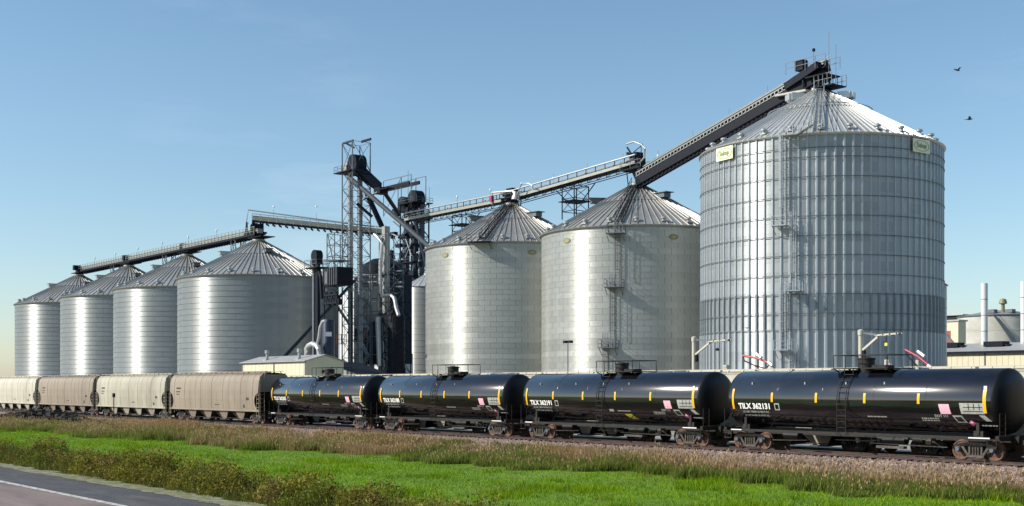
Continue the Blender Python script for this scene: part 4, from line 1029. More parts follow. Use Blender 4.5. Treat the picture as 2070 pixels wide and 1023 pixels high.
bar('aerial', Vector((wx(825, D2), D2, zt)), Vector((wx(825, D2), D2, zt+8)), .07, M['steel'], t2); bar('aerial', Vector((wx(868, D2), D2, zt-2)), Vector((wx(868, D2), D2, zt+3)), .07, M['steel'], t2)
# machinery clutter hung on the dark tower
r_ = random.Random(5)
cl = MB(T2)
for i in range(46):
    px = r_.uniform(790, 852); py = r_.uniform(425, 600); p = pt(px, py, D2-3+r_.uniform(-1, 1)); cl.box(p, (r_.uniform(.5, 2.4), 1.0, r_.uniform(.25, 1.6)))
o = cl.build('ducting', M['dark'], t2)
for i in range(16):
    px = r_.uniform(775, 850); py = r_.uniform(420, 600); a = pt(px, py, D2-3.5); b_ = a+Vector((r_.uniform(-3, 3), 0, r_.uniform(-4, 4))); bar('pipe_run', a, b_, .22, M['steel'] if i % 3 else M['zinc'], t2)
spout('spout', pt(838, 440, 157), pt(866, 552, 147), .4, M['dark'], 'dark spout from the dark tower down to the narrow bin')

# slim elevator leg by the banded silo
D3 = 88; T3 = Vector((wx(640, D3), D3, GZ)); t3 = thing('bucket_elevator', T3, 'slim dark elevator leg in front of the half shaded silo', 'elevator leg')
z3 = pt(640, 512, D3).z
for dx in (-.62, .35):
    b = MB(); b.box((dx, 0, z3/2), (.42 if dx < 0 else .5, .5, z3)); b.build('casing', M['steel'] if dx < 0 else M['dark'], t3)
bar('ladder_rail', T3+Vector((.9, -.3, 0)), T3+Vector((.9, -.3, z3)), .1, M['dark'], t3)
b = MB(); b.lathe([(0, -.5), (.85, -.5), (.85, .5), (0, .5)], 18, c=(.1, 0, z3+.1), axis='Y'); b.box((.1, 0, z3-.6), (1.6, .9, 1.0)); b.build('head', M['dark'], t3, smooth=35)
b = MB(); b.box((0, 0, z3-1.6), (3.4, 2.0, .14)); b.build('platform', M['dark'], t3); railing(t3, T3, -1.7, 1.7, -1, 1, z3-2.1, M['steel'])
b = MB(); b.tube([(.5, -.2, z3-.6), (1.6, -.2, z3-3.0), (1.9, -.2, z3-6)], .26, 8); b.build('down_spout', M['dark'], t3)
spout('spout', pt(574, 722, 84), pt(716, 568, 113), .26, M['dark'], 'long dark spout slanting up from behind the cream shed to the tall tower')
spout('spout', pt(659, 586, 100), pt(706, 655, 112), .24, M['steel'], 'short grey spout crossing the long slanted one left of the tall tower')

# ------------------------------------------------------------------ process buildings in the middle
def boxthing(name, px0, px1, py0, py1, D, depth, m, label, cat, part='body', thing_only=False):
    a = pt(px0, py1, D); b = pt(px1, py1, D); zt_ = pt((px0+px1)/2, py0, D).z; zb = max(GZ, min(a.z, b.z)); 
    t = thing(name, ((a.x+b.x)/2, D+depth/2, zb), label, cat)
    o = MB(); o.box((0, 0, (zt_-zb)/2), (abs(b.x-a.x), depth, zt_-zb)); o.build(part, m, t); return t, abs(b.x-a.x), zt_-zb
def panel_lines(t, w_, h_, y, step, m, name='seam'):
    k = -w_/2+step
    while k < w_/2-.2: MB().box((k, y, h_/2), (.09, .06, h_-.1)).build(name, m, t); k += step
t, w_, h_ = boxthing('process_hall', 677, 718, 592, 760, 150, 9, M['whitewall'], 'tall white clad hall behind the tall latticed tower', 'industrial hall', 'wall'); panel_lines(t, w_, h_, -4.53, 2.2, M['pale'])
t, w_, h_ = boxthing('pump_house', 718, 808, 716, 760, 132, 3, M['whitewall'], 'low white building behind the process vessels', 'pump house', 'wall'); panel_lines(t, w_, h_, -1.53, 3.0, M['dark'])
for k in range(6): MB().box((-w_/2+1.2+k*w_/6, -1.55, h_*.45), (1.2, .08, h_*.7)).build('opening', M['dark'], t)
t, w_, h_ = boxthing('dryer_deck', 652, 682, 541, 575, 93, 2.6, M['dark'], 'dark overhead dryer deck between silo and tall tower', 'dryer deck')
W = Vector(t.location)
for sx in (-1, 1):
    for sy in (-1, 1): bar('leg', W+Vector((sx*w_*.46, sy*1.1, -W.z+GZ)), W+Vector((sx*w_*.46, sy*1.1, 0)), .16, M['dark'], t)
for z_ in (-2.6, -1.4): bar('girt', W+Vector((-w_/2, -1.25, z_)), W+Vector((w_/2, -1.25, z_)), .3, M['dark'], t)
b = MB()
for k in range(9): b.box((-w_/2+.5+k*w_/9, -1.0, -1.5-(k % 3)*.5), (.7, .6, .9))
b.build('hoppers', M['dark'], t)
for k in range(7): MB().box((-w_/2+.25+k*(w_-.5)/6, -1.33, h_/2), (.12, .1, h_-.1)).build('rib', M['steel'], t)
for k in range(8): bar('rail_post', W+Vector((-w_/2+.1+k*(w_-.2)/7, -1.25, h_)), W+Vector((-w_/2+.1+k*(w_-.2)/7, -1.25, h_+1.0)), .05, M['steel'], t)
bar('handrail', W+Vector((-w_/2+.1, -1.25, h_+1.0)), W+Vector((w_/2-.1, -1.25, h_+1.0)), .05, M['steel'], t)
MB().box((-w_*.22, -1.38, h_*.45), (.8, .08, 1.8)).build('panel', M['steel'], t)
t, w_, h_ = boxthing('grain_dryer', 716, 769, 556, 735, 126, 7, M['bluegrey'], 'dark slate grain dryer column behind the tall tower', 'grain dryer')
for k in range(7): MB().box((0, -3.56, h_*(k+.5)/7), (w_-.4, .12, h_/7-.5)).build('dryer_panel', M['bluegrey'] if k % 3 else M['dark'], t)
MB().lathe([(w_*.42, 0), (w_*.42, 2.0), (w_*.2, 3.2), (0, 3.3)], 20, c=(0, 0, h_)).build('hood', M['dark'], t, smooth=35)
# zigzag stair on the dryer
SW = Vector((wx(747, 121.5), 121.5, GZ)); t = thing('stair_tower', SW, 'zigzag galvanised stair climbing the dark grain dryer', 'stair tower')
lattice(t, SW, 2.6, GZ, 19, 6, M['steel'], pw=.12, bw=.07, xb=False)
for k in range(8):
    s = 1 if k % 2 else -1; z0 = GZ+k*2.4; bar('stair_flight', SW+Vector((-1.1*s, -1.1, z0-GZ)), SW+Vector((1.1*s, -1.1, z0+2.4-GZ)), .7, M['zinc'], t, .18)
    bar('stair_rail', SW+Vector((-1.1*s, -1.5, z0+1.0-GZ)), SW+Vector((1.1*s, -1.5, z0+3.4-GZ)), .08, M['zinc'], t)
    if k in (2, 5): bar('stair_rail', SW+Vector((0.4, -1.6, z0-GZ)), SW+Vector((1.9, -1.6, z0+2.6-GZ)), .12, M['red'], t)
bar('conduit', SW+Vector((-2, -1.6, 9.5)), SW+Vector((3.4, -1.6, 1.5)), .22, M['zinc'], t)
# galvanised column and ducts
D4 = 119; t = thing('duct_stack', (wx(781, D4), D4, GZ), 'tall pale duct column with pipes right of the tall tower', 'duct stack'); W = Vector(t.location)
zz = pt(781, 452, D4).z; b = MB(); b.box((-.15, 0, zz/2), (1.05, 1.0, zz)); b.build('column', M['zinc'], t)
bar('edge_angle', W+Vector((.55, -.6, 0)), W+Vector((.55, -.6, zz)), .22, M['pale'], t)
b = MB(); X = lambda px: wx(px, D4-1.4)-W.x
Zp = lambda py: pt(780, py, D4-1.4).z-GZ
b.tube([(X(757), -1.4, Zp(470)), (X(766), -1.4, Zp(478)), (X(772), -1.4, Zp(492)), (X(769), -1.4, Zp(530)), (X(768), -1.4, Zp(590)), (X(774), -1.4, Zp(598)), (X(790), -1.4, Zp(598)), (X(797), -1.4, Zp(604)), (X(801), -1.4, Zp(625)), (X(806), -1.4, Zp(640))], .34, 10); b.build('duct', M['pipe'], t, smooth=50)
b = MB(); b.tube([(X(766), -1.4, Zp(640)), (X(770), -1.4, Zp(740))], .7, 10); b.build('duct', M['zinc'], t, smooth=50)
for k in range(7): MB().box((0, 0, 3+k*3.4), (2.6, 2.2, .12)).build('platform', M['dark'], t)
lattice(t, W+Vector((.6, .6, 0)), 3.0, GZ, zz-2, 9, M['steel'], pw=.12, bw=.07)
bar('lamp_arm', W+Vector((-2.4, -1, Zp(545))), W+Vector((-.4, -1, Zp(545))), .16, M['dark'], t)
t = thing('cyclone_vessel', (wx(801, 119), 119, GZ), 'dark cyclone vessel with conical foot beside the narrow bin', 'cyclone')
zz = pt(801, 640, 119).z-GZ; b = MB(); b.lathe([(.3, .8), (.35, 2), (1.5, 6.5), (1.5, zz), (.9, zz+1.2), (.4, zz+1.6)], 20); b.build('body', M['dark'], t, smooth=35); W = Vector(t.location)
for a in range(4): q = Vector((1.5*math.cos(a*1.57+.7), 1.5*math.sin(a*1.57+.7), 0)); bar('leg', W+q*1.05, W+q*1.05+Vector((0, 0, 7)), .16, M['dark'], t)
lattice(t, W, 3.6, GZ, zz+2, 6, M['dark'], pw=.14, bw=.08)
t = thing('pipe_bridge', (wx(720, 120), 120, 0), 'dark pipe bridge behind the tall tower joining the dryers', 'pipe bridge'); W = Vector(t.location)
for py, px0, px1, r in ((560, 712, 760, .16), (571, 722, 815, .25), (580, 780, 815, .2), (548, 783, 815, .14)):
    a, b_ = pt(px0, py, 120), pt(px1, py, 120); b = MB(W); b.tube([a, b_], r, 8); b.build('pipe', M['steel'], t)
a, b_ = pt(733, 556, 119), pt(753, 556, 119); b = MB(W); b.tube([a+Vector((0, 0, -2.2)), a, b_, b_+Vector((0, 0, -2.6))], .18, 8); b.build('pipe', M['steel'], t, smooth=40)
# dark lattice clutter between the cyclone and dark tower
t = thing('pipe_rack', (wx(789, 149), 149, GZ), 'dark open steel pipe rack left of the narrow bin', 'pipe rack'); lattice(t, t.location, 4.6, GZ, 29, 9, M['dark'], pw=.2, bw=.12)
for k in range(5): MB().box((0, 0, 4+k*5), (4.9, 4.9, .25)).build('deck', M['dark'], t)

# navy dust collector with looped duct
D5 = 86; t = thing('dust_collector', (wx(664, D5), D5, GZ), 'navy cylindrical dust collector with a white plate behind the cream shed', 'dust collector'); W = Vector(t.location)
z5 = pt(664, 648, D5).z-GZ; r5 = 12.5*dep(W.x, D5)/2600; b = MB(); b.lathe([(r5, 1), (r5, z5), (r5*.96, z5+.08), (0, z5+.1)], 28); b.build('body', M['blue'], t, smooth=35)
c, l = camdir(W.x, D5); p = c*(r5+.02)+Vector((0, 0, pt(664, 676, D5).z-GZ)); lat = l; b = MB(); b.add([p-lat*.42-Vector((0, 0, .3)), p+lat*.42-Vector((0, 0, .3)), p+lat*.42+Vector((0, 0, .3)), p-lat*.42+Vector((0, 0, .3))], [(0, 1, 2, 3)]); b.build('plate', M['white'], t)
f = lambda px, py: pt(px, py, D5-1.6)-W
for nm, path, r in (('inlet_duct', [(620, 722), (620, 706), (624, 699), (632, 695), (641, 699), (645, 706), (645, 722)], .38), ('riser_duct', [(641, 699), (645, 680), (647, 662), (652, 650), (658, 648)], .2)):
    b = MB(); b.tube([f(*q) for q in path], r, 10); b.build(nm, M['pipe'], t, smooth=50)
# orange platform cage
a = pt(690, 686, 113); t = thing('service_cage', a, 'small orange railed cage on the tall tower', 'service cage')
for sx in (-.9, .9):
    for sy in (-.5, .5): bar('post', a+Vector((sx, sy, -.8)), a+Vector((sx, sy, .8)), .09, M['orange'], t)
for z_ in (-.8, 0, .8):
    for sy in (-.5, .5): bar('rail', a+Vector((-.9, sy, z_)), a+Vector((.9, sy, z_)), .09, M['orange'], t)
# cream shed
xa, xb = wx(490, 80), wx(618, 80); dpt = 5.6; t = thing('cream_shed', ((xa+xb)/2, 80, GZ), 'low cream metal shed with two roof vents beside the first tank car', 'shed')
W = Vector(t.location); w_ = xb-xa; hh = 6.75-GZ; rh = .75
b = MB(); b.box((0, .03, hh/2), (w_, .06, hh)); b.box((0, dpt, hh/2), (w_, .06, hh)); b.build('side_wall', M['shed'], t)
for s in (-1, 1): MB().poly([(0, 0), (dpt, 0), (dpt, hh), (dpt/2, hh+rh), (0, hh)], .06, 'YZ', off=s*(w_/2-.0)).build('gable_wall', M['shed'], t)
for s in (0, 1):
    y0, y1 = (-.35, dpt/2) if s == 0 else (dpt+.35, dpt/2); z0 = hh-.06; b = MB(); e = w_/2+.3
    b.add([(-e, y0, z0), (e, y0, z0), (e, y1, hh+rh+.06), (-e, y1, hh+rh+.06), (-e, y0, z0+.08), (e, y0, z0+.08), (e, y1, hh+rh+.14), (-e, y1, hh+rh+.14)], [(0, 1, 2, 3), (4, 5, 6, 7), (0, 1, 5, 4), (1, 2, 6, 5), (0, 3, 7, 4)]); b.build('roof', M['shedroof'], t)
for xx in (-w_/2+.12, .4, w_/2-.12): MB().box((xx, -.06, hh/2-.05), (.14, .06, hh-.1)).build('downpipe', M['pale'] if abs(xx) > 1 else M['steel'], t)
b = MB(); b.box((0, -.2, hh-.06), (w_+.5, .12, .14)); b.build('gutter', M['steel'], t)
for k in range(16): MB().box((-w_/2+.6+k*w_/16, -.012, hh/2-.1), (.03, .03, hh-.3)).build('cladding_rib', M['shed'], t)
for px in (540, 605):
    x_ = wx(px, 81)-W.x; b = MB(); b.box((x_, 1.0, hh+.3), (.9, .9, .35)); b.tube([(x_, 1.0, hh+.4), (x_, 1.0, hh+1.2), (x_, 1.0, hh+1.25), (x_, 1.0, hh+1.7)], [.2, .2, .32, .3], 10); b.build('roof_vent', M['zinc'], t, smooth=35)
for p in ((-w_*.42, -.25, hh*.62), (w_*.36, -.25, hh*.66), (w_/2+.25, dpt*.45, hh*.82)):
    b = MB(); b.box(p, (.35, .3, .2)); b.bar(Vector(p)+Vector((0, .0, -.05)), Vector(p)+Vector((.18, -.25, -.25)), .14); b.build('wall_lamp', M['dark'], t)
# lean-to beyond the shed
a = pt(704, 745, 92); t = thing('lean_to', (a.x, 92, GZ), 'small dark roofed lean-to between the shed and the tall tower', 'lean-to')
b = MB(); b.poly([(-5.2, 0), (4.5, 0), (4.5, 5.2), (-5.2, 7.2)], 4.5, 'XZ', off=2.3); b.build('wall', M['pale'], t)
b = MB(); b.bar((-5.6, 2.3, 7.45), (4.9, 2.3, 5.3), 5.2, .12); b.build('roof', M['dark'], t)

# ------------------------------------------------------------------ right background
t = thing('long_shed', (wx(1907, 182)+30, 182, GZ), 'long low cream building with a grey roof behind the ribbed silo', 'building'); W = Vector(t.location)
hz_ = pt(1950, 713, 182).z-GZ; LW = 66
b = MB(); b.box((0, 7, hz_/2), (LW, 14, hz_)); b.build('wall', M['shed'], t)
b = MB(); b.poly([(-.5, hz_), (7.2, hz_+1.5), (14.5, hz_), (14.5, hz_+.15), (7.2, hz_+1.68), (-.5, hz_+.15)], LW+1, 'YZ'); b.build('roof', M['shedroof'], t)
MB().box((0, -.56, hz_+.02), (LW+1, .14, .3)).build('gutter', M['dark'], t)
k = -LW/2+3.6
while k < LW/2: MB().box((k, -.05, hz_/2), (.2, .1, hz_-.1)).build('downpipe', M['steel'], t); k += 6.9
k = -LW/2+.5
while k < LW/2-.5: MB().box((k, -.02, hz_/2-.1), (.04, .04, hz_-.3)).build('cladding_rib', M['shed'], t); k += 1.0
for px in (1930, 2020):
    x_ = wx(px, 187)-W.x; b = MB(); b.box((x_, 4.2, hz_+1.4), (3.4, 2.0, .8)); b.bar((x_+1.2, 4.2, hz_+1.6), (x_+2.6, 4.2, hz_+1.0), 1.6, .2); b.build('roof_vent', M['dark'], t)
def stack(px, ytop, D, r, label):
    x = wx(px, D); z0 = GZ+hz_+1.0; t = thing('exhaust_stack', (x, D, z0), label, 'chimney', 'exhaust stacks'); H = pt(px, ytop, D).z-z0; b = MB(); b.lathe([(r, -.3), (r, H)], 20); b.lathe([(r*.9, H), (r*.9, H-.3)], 20); b.build('pipe', M['whitewall'], t, smooth=40)
    for k in range(1, 4): MB().lathe([(r+.0, -.05), (r+.05, 0), (r, .05)], 20).build('band', M['steel'], t, loc=(0, 0, H*k/4))
    MB().lathe([(r*1.9, 0), (r, .8)], 16).build('flashing', M['shedroof'], t, loc=(0, 0, -.2))
stack(1990, 573, 188, .52, 'tall white exhaust stack on the long cream building'); stack(2070, 569, 188, .52, 'white exhaust stack cut off by the right edge')
t = thing('storage_tank', (wx(2022, 232), 232, GZ), 'squat grey storage tank with a low cone roof behind the exhaust stack', 'storage tank'); W = Vector(t.location)
Rk = 82*dep(W.x, 232)/2600; hk = pt(2022, 640, 232).z-GZ
b = MB(); b.lathe([(Rk, 0), (Rk, hk)], 64); b.build('wall', M['conc'], t, smooth=40)
me = MB().lathe([(Rk+.01, -.04), (Rk+.05, 0), (Rk+.01, .04)], 64).mesh('weld_band', M['conc'])
for k in range(1, 6): mkobj('weld_band', me, t, (0, 0, hk*k/6))
b = MB(); b.lathe([(Rk+.15, hk), (Rk*.3, hk+1.1), (0, hk+1.3)], 64); b.build('roof', M['pale'], t, smooth=30)
MB().lathe([(Rk+.05, hk-.3), (Rk+.15, hk-.1), (Rk+.15, hk+.06)], 64).build('rim', M['steel'], t)
b = MB(); rl = MB()
c, l = camdir(W.x, 232); sp = None
for i in range(24):
    a = -.95+i*.048; nrm = c*math.cos(a)+l*math.sin(a); p = nrm*(Rk+.5)+Vector((0, 0, hk*.2+i*hk*.8/23))
    if sp is not None: b.bar(sp, p, .8, .1); rl.bar(sp+Vector((0, 0, 1)), p+Vector((0, 0, 1)), .07)
    sp = p
b.build('spiral_stair', M['steel'], t); rl.build('stair_rail', M['steel'], t)
for a in (.25, -.3): p = c*(Rk*.75)*math.cos(a)+l*Rk*.75*math.sin(a); MB().box((p.x, p.y, hk+.75), (1.6, 1.2, .7)).build('roof_hatch', M['steel'], t)
p = c*(Rk*.6)-l*.5; b = MB(); b.tube([(p.x, p.y, hk+.5), (p.x, p.y, hk+2.2)], .35, 8); b.lathe([(0, 0), (.8, .3), (.6, 1.1), (0, 1.3)], 10, c=(p.x, p.y, hk+2.0)); b.build('roof_valve', M['olive'], t, smooth=40)
t, w_, h_ = boxthing('far_building', 1904, 1937, 650, 760, 215, 2.5, M['shed'], 'yellowish far building between the ribbed silo and the grey tank', 'building', 'wall')
MB().box((0, 0, h_+.15), (w_+.6, 3.0, .3)).build('roof', M['shedroof'], t); MB().box((-.6, -1.28, h_*.72), (w_*.4, .1, h_*.22)).build('opening', M['red'], t)
MB().bar((-w_*.2, -1.5, h_*.75), (w_*.5, -1.5, h_*.5), .2, .5).build('chute', M['steel'], t)
t, w_, h_ = boxthing('blue_hall', 1900, 1945, 638, 652, 275, 10, M['bluegrey'], 'distant slate coloured hall roof right of the ribbed silo', 'building', 'wall'); MB().box((0, 0, h_+.1), (w_+1, 11, .25)).build('roof', M['shedroof'], t)

# ------------------------------------------------------------------ loading area between trains and silos
def boom_post(px, ytop, D, px1, label, hook):
    x = wx(px, D); t = thing('jib_crane', (x, D, GZ), label, 'jib crane', 'white jib posts behind the train'); W = Vector(t.location); H = pt(px, ytop, D).z-GZ
    b = MB(); b.lathe([(.15, 0), (.15, H-.3), (.19, H-.3), (.19, H), (.1, H+.06), (0, H+.08)], 14); b.build('post', M['whitecar'], t, smooth=35)
    L_ = wx(px1, D)-x
    b = MB(); b.bar((.1, 0, H-.15), (L_*.5, 0, H-.35), .10, .12); b.build('jib', M['steel'], t)
    for dy in (-.18, .18): MB().bar((L_*.42, dy, H-.35), (L_, dy, H-.28), .09, .1).build('boom_rail', M['whitecar'], t)
    for k in range(4): MB().box((L_*(.45+.17*k), 0, H-.3), (.09, .45, .13)).build('boom_tie', M['steel'], t)
    MB().bar((.12, 0, H-1.25), (L_*.45, 0, H-.42), .11, .13).build('knee_brace', M['whitecar'], t)
    MB().box((.25, 0, H-1.5), (.16, .2, .5)).build('winch', M['dark'], t)
    b = MB(); b.tube([(L_*.66, 0, H-.35), (L_*.66, 0, H-.9)], .015, 5); b.build('chain', M['dark'], t)
    MB().box((L_*.66, 0, H-.92), (.2, .15, .18)).build('hook', M[hook], t)
boom_post(1403, 682, 66, 1475, 'thin white jib post with trolley boom in front of the ribbed silo edge', 'dark')
boom_post(1740, 668, 66, 1820, 'thick white jib post above the nearest tank car dome', 'lime')
def load_arm(px0, py0, px1, py1, D, label, mm, post):
    a = pt(px0, py0, D); b_ = pt(px1, py1, D); c_ = (a+b_)/2; t = thing('loading_arm', (c_.x, D, GZ), label, 'loading arm'); W = Vector(t.location)
    b = MB(W); b.tube([W+Vector((0, 0, 0)), W+Vector((0, 0, c_.z-GZ-.1))], .14, 8); b.build('stand', M['whitecar'], t, smooth=40)
    b = MB(W); b.tube([a, c_+Vector((0, 0, .1)), b_], .075, 8); b.build('arm', M[mm], t, smooth=40)
    b = MB(W); b.tube([c_+Vector((.1, -.15, .4)), c_+Vector((.55, -.15, .1))], .12, 8); b.build('spring_can', M['pipe'], t, smooth=40)
    b = MB(W); b.tube([b_+Vector((-.2, 0, .1)), b_+Vector((.15, 0, -.15))], .13, 8); b.build('nozzle', M['pipe'], t, smooth=40)
    b = MB(W); b.tube([a, a+Vector((.2, -.1, -.35)), c_+Vector((0, -.2, -.4)), b_+Vector((-.3, -.1, -.35)), b_+Vector((-.1, 0, 0))], .045, 6); b.build('hose', M['dark'], t, smooth=40)
load_arm(1830, 707, 1882, 742, 65.5, 'red loading arm tilted down beside the ribbed silo right side', 'redbrown', 1)
load_arm(1502, 719, 1558, 735, 65.5, 'thin reddish loading arm in front of the bright side of the ribbed silo', 'red', 1)
for px, lb in ((1795, 'white slotted stand right of the tank car dome'), (1468, 'low pale stand between the jib post and the loading arm')):
    x = wx(px, 65); t = thing('rack_stand', (x, 65, GZ), lb, 'rack stand'); H = pt(px, 727 if px > 1700 else 738, 65).z-GZ
    MB().box((0, 0, H/2), (.3, .3, H)).build('pillar', M['whitecar'], t)
    for k in range(4): MB().box((.02+k*.14, -.25, H-.45-k*.08), (.05, .05, .8)).build('picket', M['whitecar'], t)
    MB().box((.1, 0, 4.65-k*0), (2.0, 1.0, .12)).build('deck', M['whitecar'], t)
x = wx(1148, 85); t = thing('lamp_post', (x, 85, GZ), 'thin yard light on a pole in front of the ladder silo', 'lamp post'); H = pt(1148, 692, 85).z-GZ
b = MB(); b.tube([(0, 0, 0), (0, 0, H)], .055, 6); b.build('pole', M['steel'], t)
for s in (-1, 1): b = MB(); b.box((s*.4, 0, H+.05), (.42, .35, .26)); b.build('lamp_head', M['dark'], t)
# signal stub in front of the hoppers
x = wx(230, 50.5); t = thing('marker_post', (x, 50.5, -.6), 'dark marker post in front of the streaked cream hopper', 'marker post'); H = pt(230, 799, 50.5).z+.6
MB().tube([(0, 0, 0), (0, 0, H)], .05, 6).build('pole', M['dark'], t); MB().box((0, 0, H), (.35, .2, .45)).build('head', M['dark'], t)

# ------------------------------------------------------------------ birds
def bird(px, py, D, up, label):
    p = pt(px, py, D); t = thing('bird', p, label, 'bird', 'birds in the air'); t.rotation_euler = (0, 0, up*1.3); t.scale = (.62, .62, .62)
    MB().lathe([(0, -.42), (.05, -.36), (.10, -.15), (.11, .05), (.07, .22), (.065, .3), (.0, .38)], 10, axis='X').build('body', M['bird'], t, smooth=60)
    for s in (-1, 1):
        b = MB(); z = .28 if up > 0 else .1
        b.add([(.12, s*.06, .04), (-.14, s*.06, .04), (.16, s*.42, z), (-.1, s*.4, z), (-.06, s*.85, z*.7), (.12, s*.06, .01), (-.14, s*.06, .01), (.16, s*.42, z-.03), (-.1, s*.4, z-.03)], [(0, 1, 3, 2), (2, 3, 4), (5, 7, 8, 6), (7, 4, 8), (0, 2, 7, 5), (1, 6, 8, 3), (2, 4, 7), (3, 8, 4)]); b.build('wing', M['bird'], t)
    b = MB(); b.poly([(-.36, -.03), (-.62, -.12), (-.62, .12), (-.36, .03)], .02, 'XY'); b.build('tail', M['bird'], t)
bird(1936, 142, 92, 1, 'small dark bird flying highest right of the tallest silo'); bird(1960, 241, 88, .4, 'dark bird lower in the sky with one wing raised right')
bird(1510, 663, 88, -.7, 'dark bird gliding in front of the bright wall of the ribbed silo')

# ------------------------------------------------------------------ vegetation and stones (numpy)
def tri_object(name, m, V, C, label=None, kind='stuff', per=3):
    n = len(V)//per; me = bpy.data.meshes.new(name); me.vertices.add(len(V)); me.vertices.foreach_set('co', V.astype(np.float32).ravel())
    me.loops.add(len(V)); me.loops.foreach_set('vertex_index', np.arange(len(V), dtype=np.int32)); me.polygons.add(n)
    me.polygons.foreach_set('loop_start', np.arange(0, len(V), per, dtype=np.int32)); me.update(calc_edges=True)
    at = me.attributes.new('col', 'FLOAT_COLOR', 'POINT'); at.data.foreach_set('color', np.concatenate([C, np.ones((len(C), 1))], 1).astype(np.float32).ravel())
    me.materials.append(m); o = mkobj(name, me); return tagit(o, label, None, None, kind)
def vnoise(x, y, s, seed=0):
    r = np.random.default_rng(seed); G = r.random((64, 64)); u = x/s; v = y/s; i = np.floor(u).astype(int); j = np.floor(v).astype(int); fu = u-i; fv = v-j
    fu = fu*fu*(3-2*fu); fv = fv*fv*(3-2*fv); g = lambda a, b: G[a % 64, b % 64]
    return (g(i, j)*(1-fu)+g(i+1, j)*fu)*(1-fv)+(g(i, j+1)*(1-fu)+g(i+1, j+1)*fu)*fv
def blades(n, x, y, z, h, w_, lean, colr, az_bias=None):
    az = rng.random(n)*2*np.pi; la = rng.random(n)*2*np.pi if az_bias is None else az_bias+rng.normal(0, .8, n)
    dx, dy = np.cos(az)*w_/2, np.sin(az)*w_/2; tx, ty = np.cos(la)*lean*h, np.sin(la)*lean*h
    V = np.empty((n, 3, 3)); V[:, 0] = np.stack([x-dx, y-dy, z], 1); V[:, 1] = np.stack([x+dx, y+dy, z], 1); V[:, 2] = np.stack([x+tx, y+ty, z+h], 1)
    C = np.repeat(colr[:, None, :], 3, 1); return V.reshape(-1, 3), C.reshape(-1, 3)
we = np.vectorize(weed_edge)
# mown green strip
n = 330000; u = rng.random(n); x = -20-150*u**1.5; y = 22+rng.random(n)*26; keep = y < we(x)+.6; x, y = x[keep], y[keep]; n = len(x); z = gz(x, y)-.02
p = vnoise(x, y, 2.3, 1)*.5+vnoise(x, y, .7, 2)*.3+vnoise(x, y, 9, 3)*.4; h = (.05+.07*rng.random(n))*(.6+p)
stripe = .5+.5*np.sin(y*1.1+vnoise(x, y, 12, 9)*5)
cA, cB, cC = np.array([.145, .265, .003]), np.array([.24, .33, .006]), np.array([.085, .175, .004])
mixv = np.clip(p+rng.normal(0, .15, n)-.22+stripe*.42, 0, 1)[:, None]; cc = cC*(1-mixv)+cA*mixv; br = (rng.random(n) < .3)[:, None]; cc = np.where(br, cB*(.7+.6*mixv), cc)
dryp = ((vnoise(x, y, 3.1, 31)*.6+vnoise(x, y, .9, 32)*.5) > .80)[:, None]; cc = np.where(dryp & (rng.random((n, 1)) < .55), np.array([.30, .27, .07])*(.6+.6*rng.random((n, 1))), cc)
h = h*(1+1.6*(vnoise(x, y, 1.6, 33) > .74)); V, C = blades(n, x, y, z, h, .025+.02*rng.random(n), .5, cc); tri_object('grass', M['blade'], V, C, 'bright green mown grass strip')
# dry weeds along the ballast
def weeds(n, seed, tall):
    u = rng.random(n); x = -22-158*u**1.35; e = we(x); y = e+(52.0-e)*rng.random(n)**.9-.35
    cl = vnoise(x, y, 1.1, seed)*.6+vnoise(x, y, 3.7, seed+1)*.6; right = np.clip((x+75)/25, 0, 1)
    pb = np.where(y > 49.1, .2+.8*(1-right)*(cl > .45), 1.)*np.clip(cl*1.7-.05, .12, 1)*np.where((x > -60) & (y > 50.2), .4, 1)
    keep = rng.random(n) < pb; x, y, cl = x[keep], y[keep], cl[keep]; n = len(x)
    base = np.interp(y, [40, 47, 48.9, 49.8, 51.0, 52.0], [-1.25, -1.1, -1.05, -.92, -.6, -.3])
    cl = cl*(.55+.9*vnoise(x, y, 5.5, seed+8)); h = (tall*(1-.30*np.clip((x+75)/25, 0, 1))*(.35+.75*rng.random(n)))*(.35+cl)*np.clip((53.2-y)/3.5, .35, 1); g = vnoise(x, y, 2.6, seed+5)*.6+vnoise(x, y, 7.5, seed+6)*.55
    tan_ = np.array([.40, .30, .15]); pinkb = np.array([.31, .205, .11]); gr = np.array([.13, .22, .03]); ol = np.array([.20, .19, .05])
    t_ = rng.random(n)[:, None]; dry = tan_*t_+pinkb*(1-t_); green = gr*t_+ol*(1-t_)
    low = np.clip((49.6-y)/3, 0, 1)*(1+.5*np.clip((x+75)/25, 0, 1)); gm = ((g+.30*low+rng.normal(0, .10, n)) > .60)[:, None]; cc = np.where(gm, green, dry)*(.65+.6*rng.random((n, 1)))
    h = np.where(gm[:, 0], h*.75, h)
    return blades(n, x, y, base, h, np.where(gm[:, 0], .05, .028)+.02*rng.random(n), .35, cc, az_bias=-.4)
Va, Ca = weeds(330000, 20, .95); tri_object('weeds', M['blade'], Va, Ca, 'dry brown and green weeds beside the ballast')
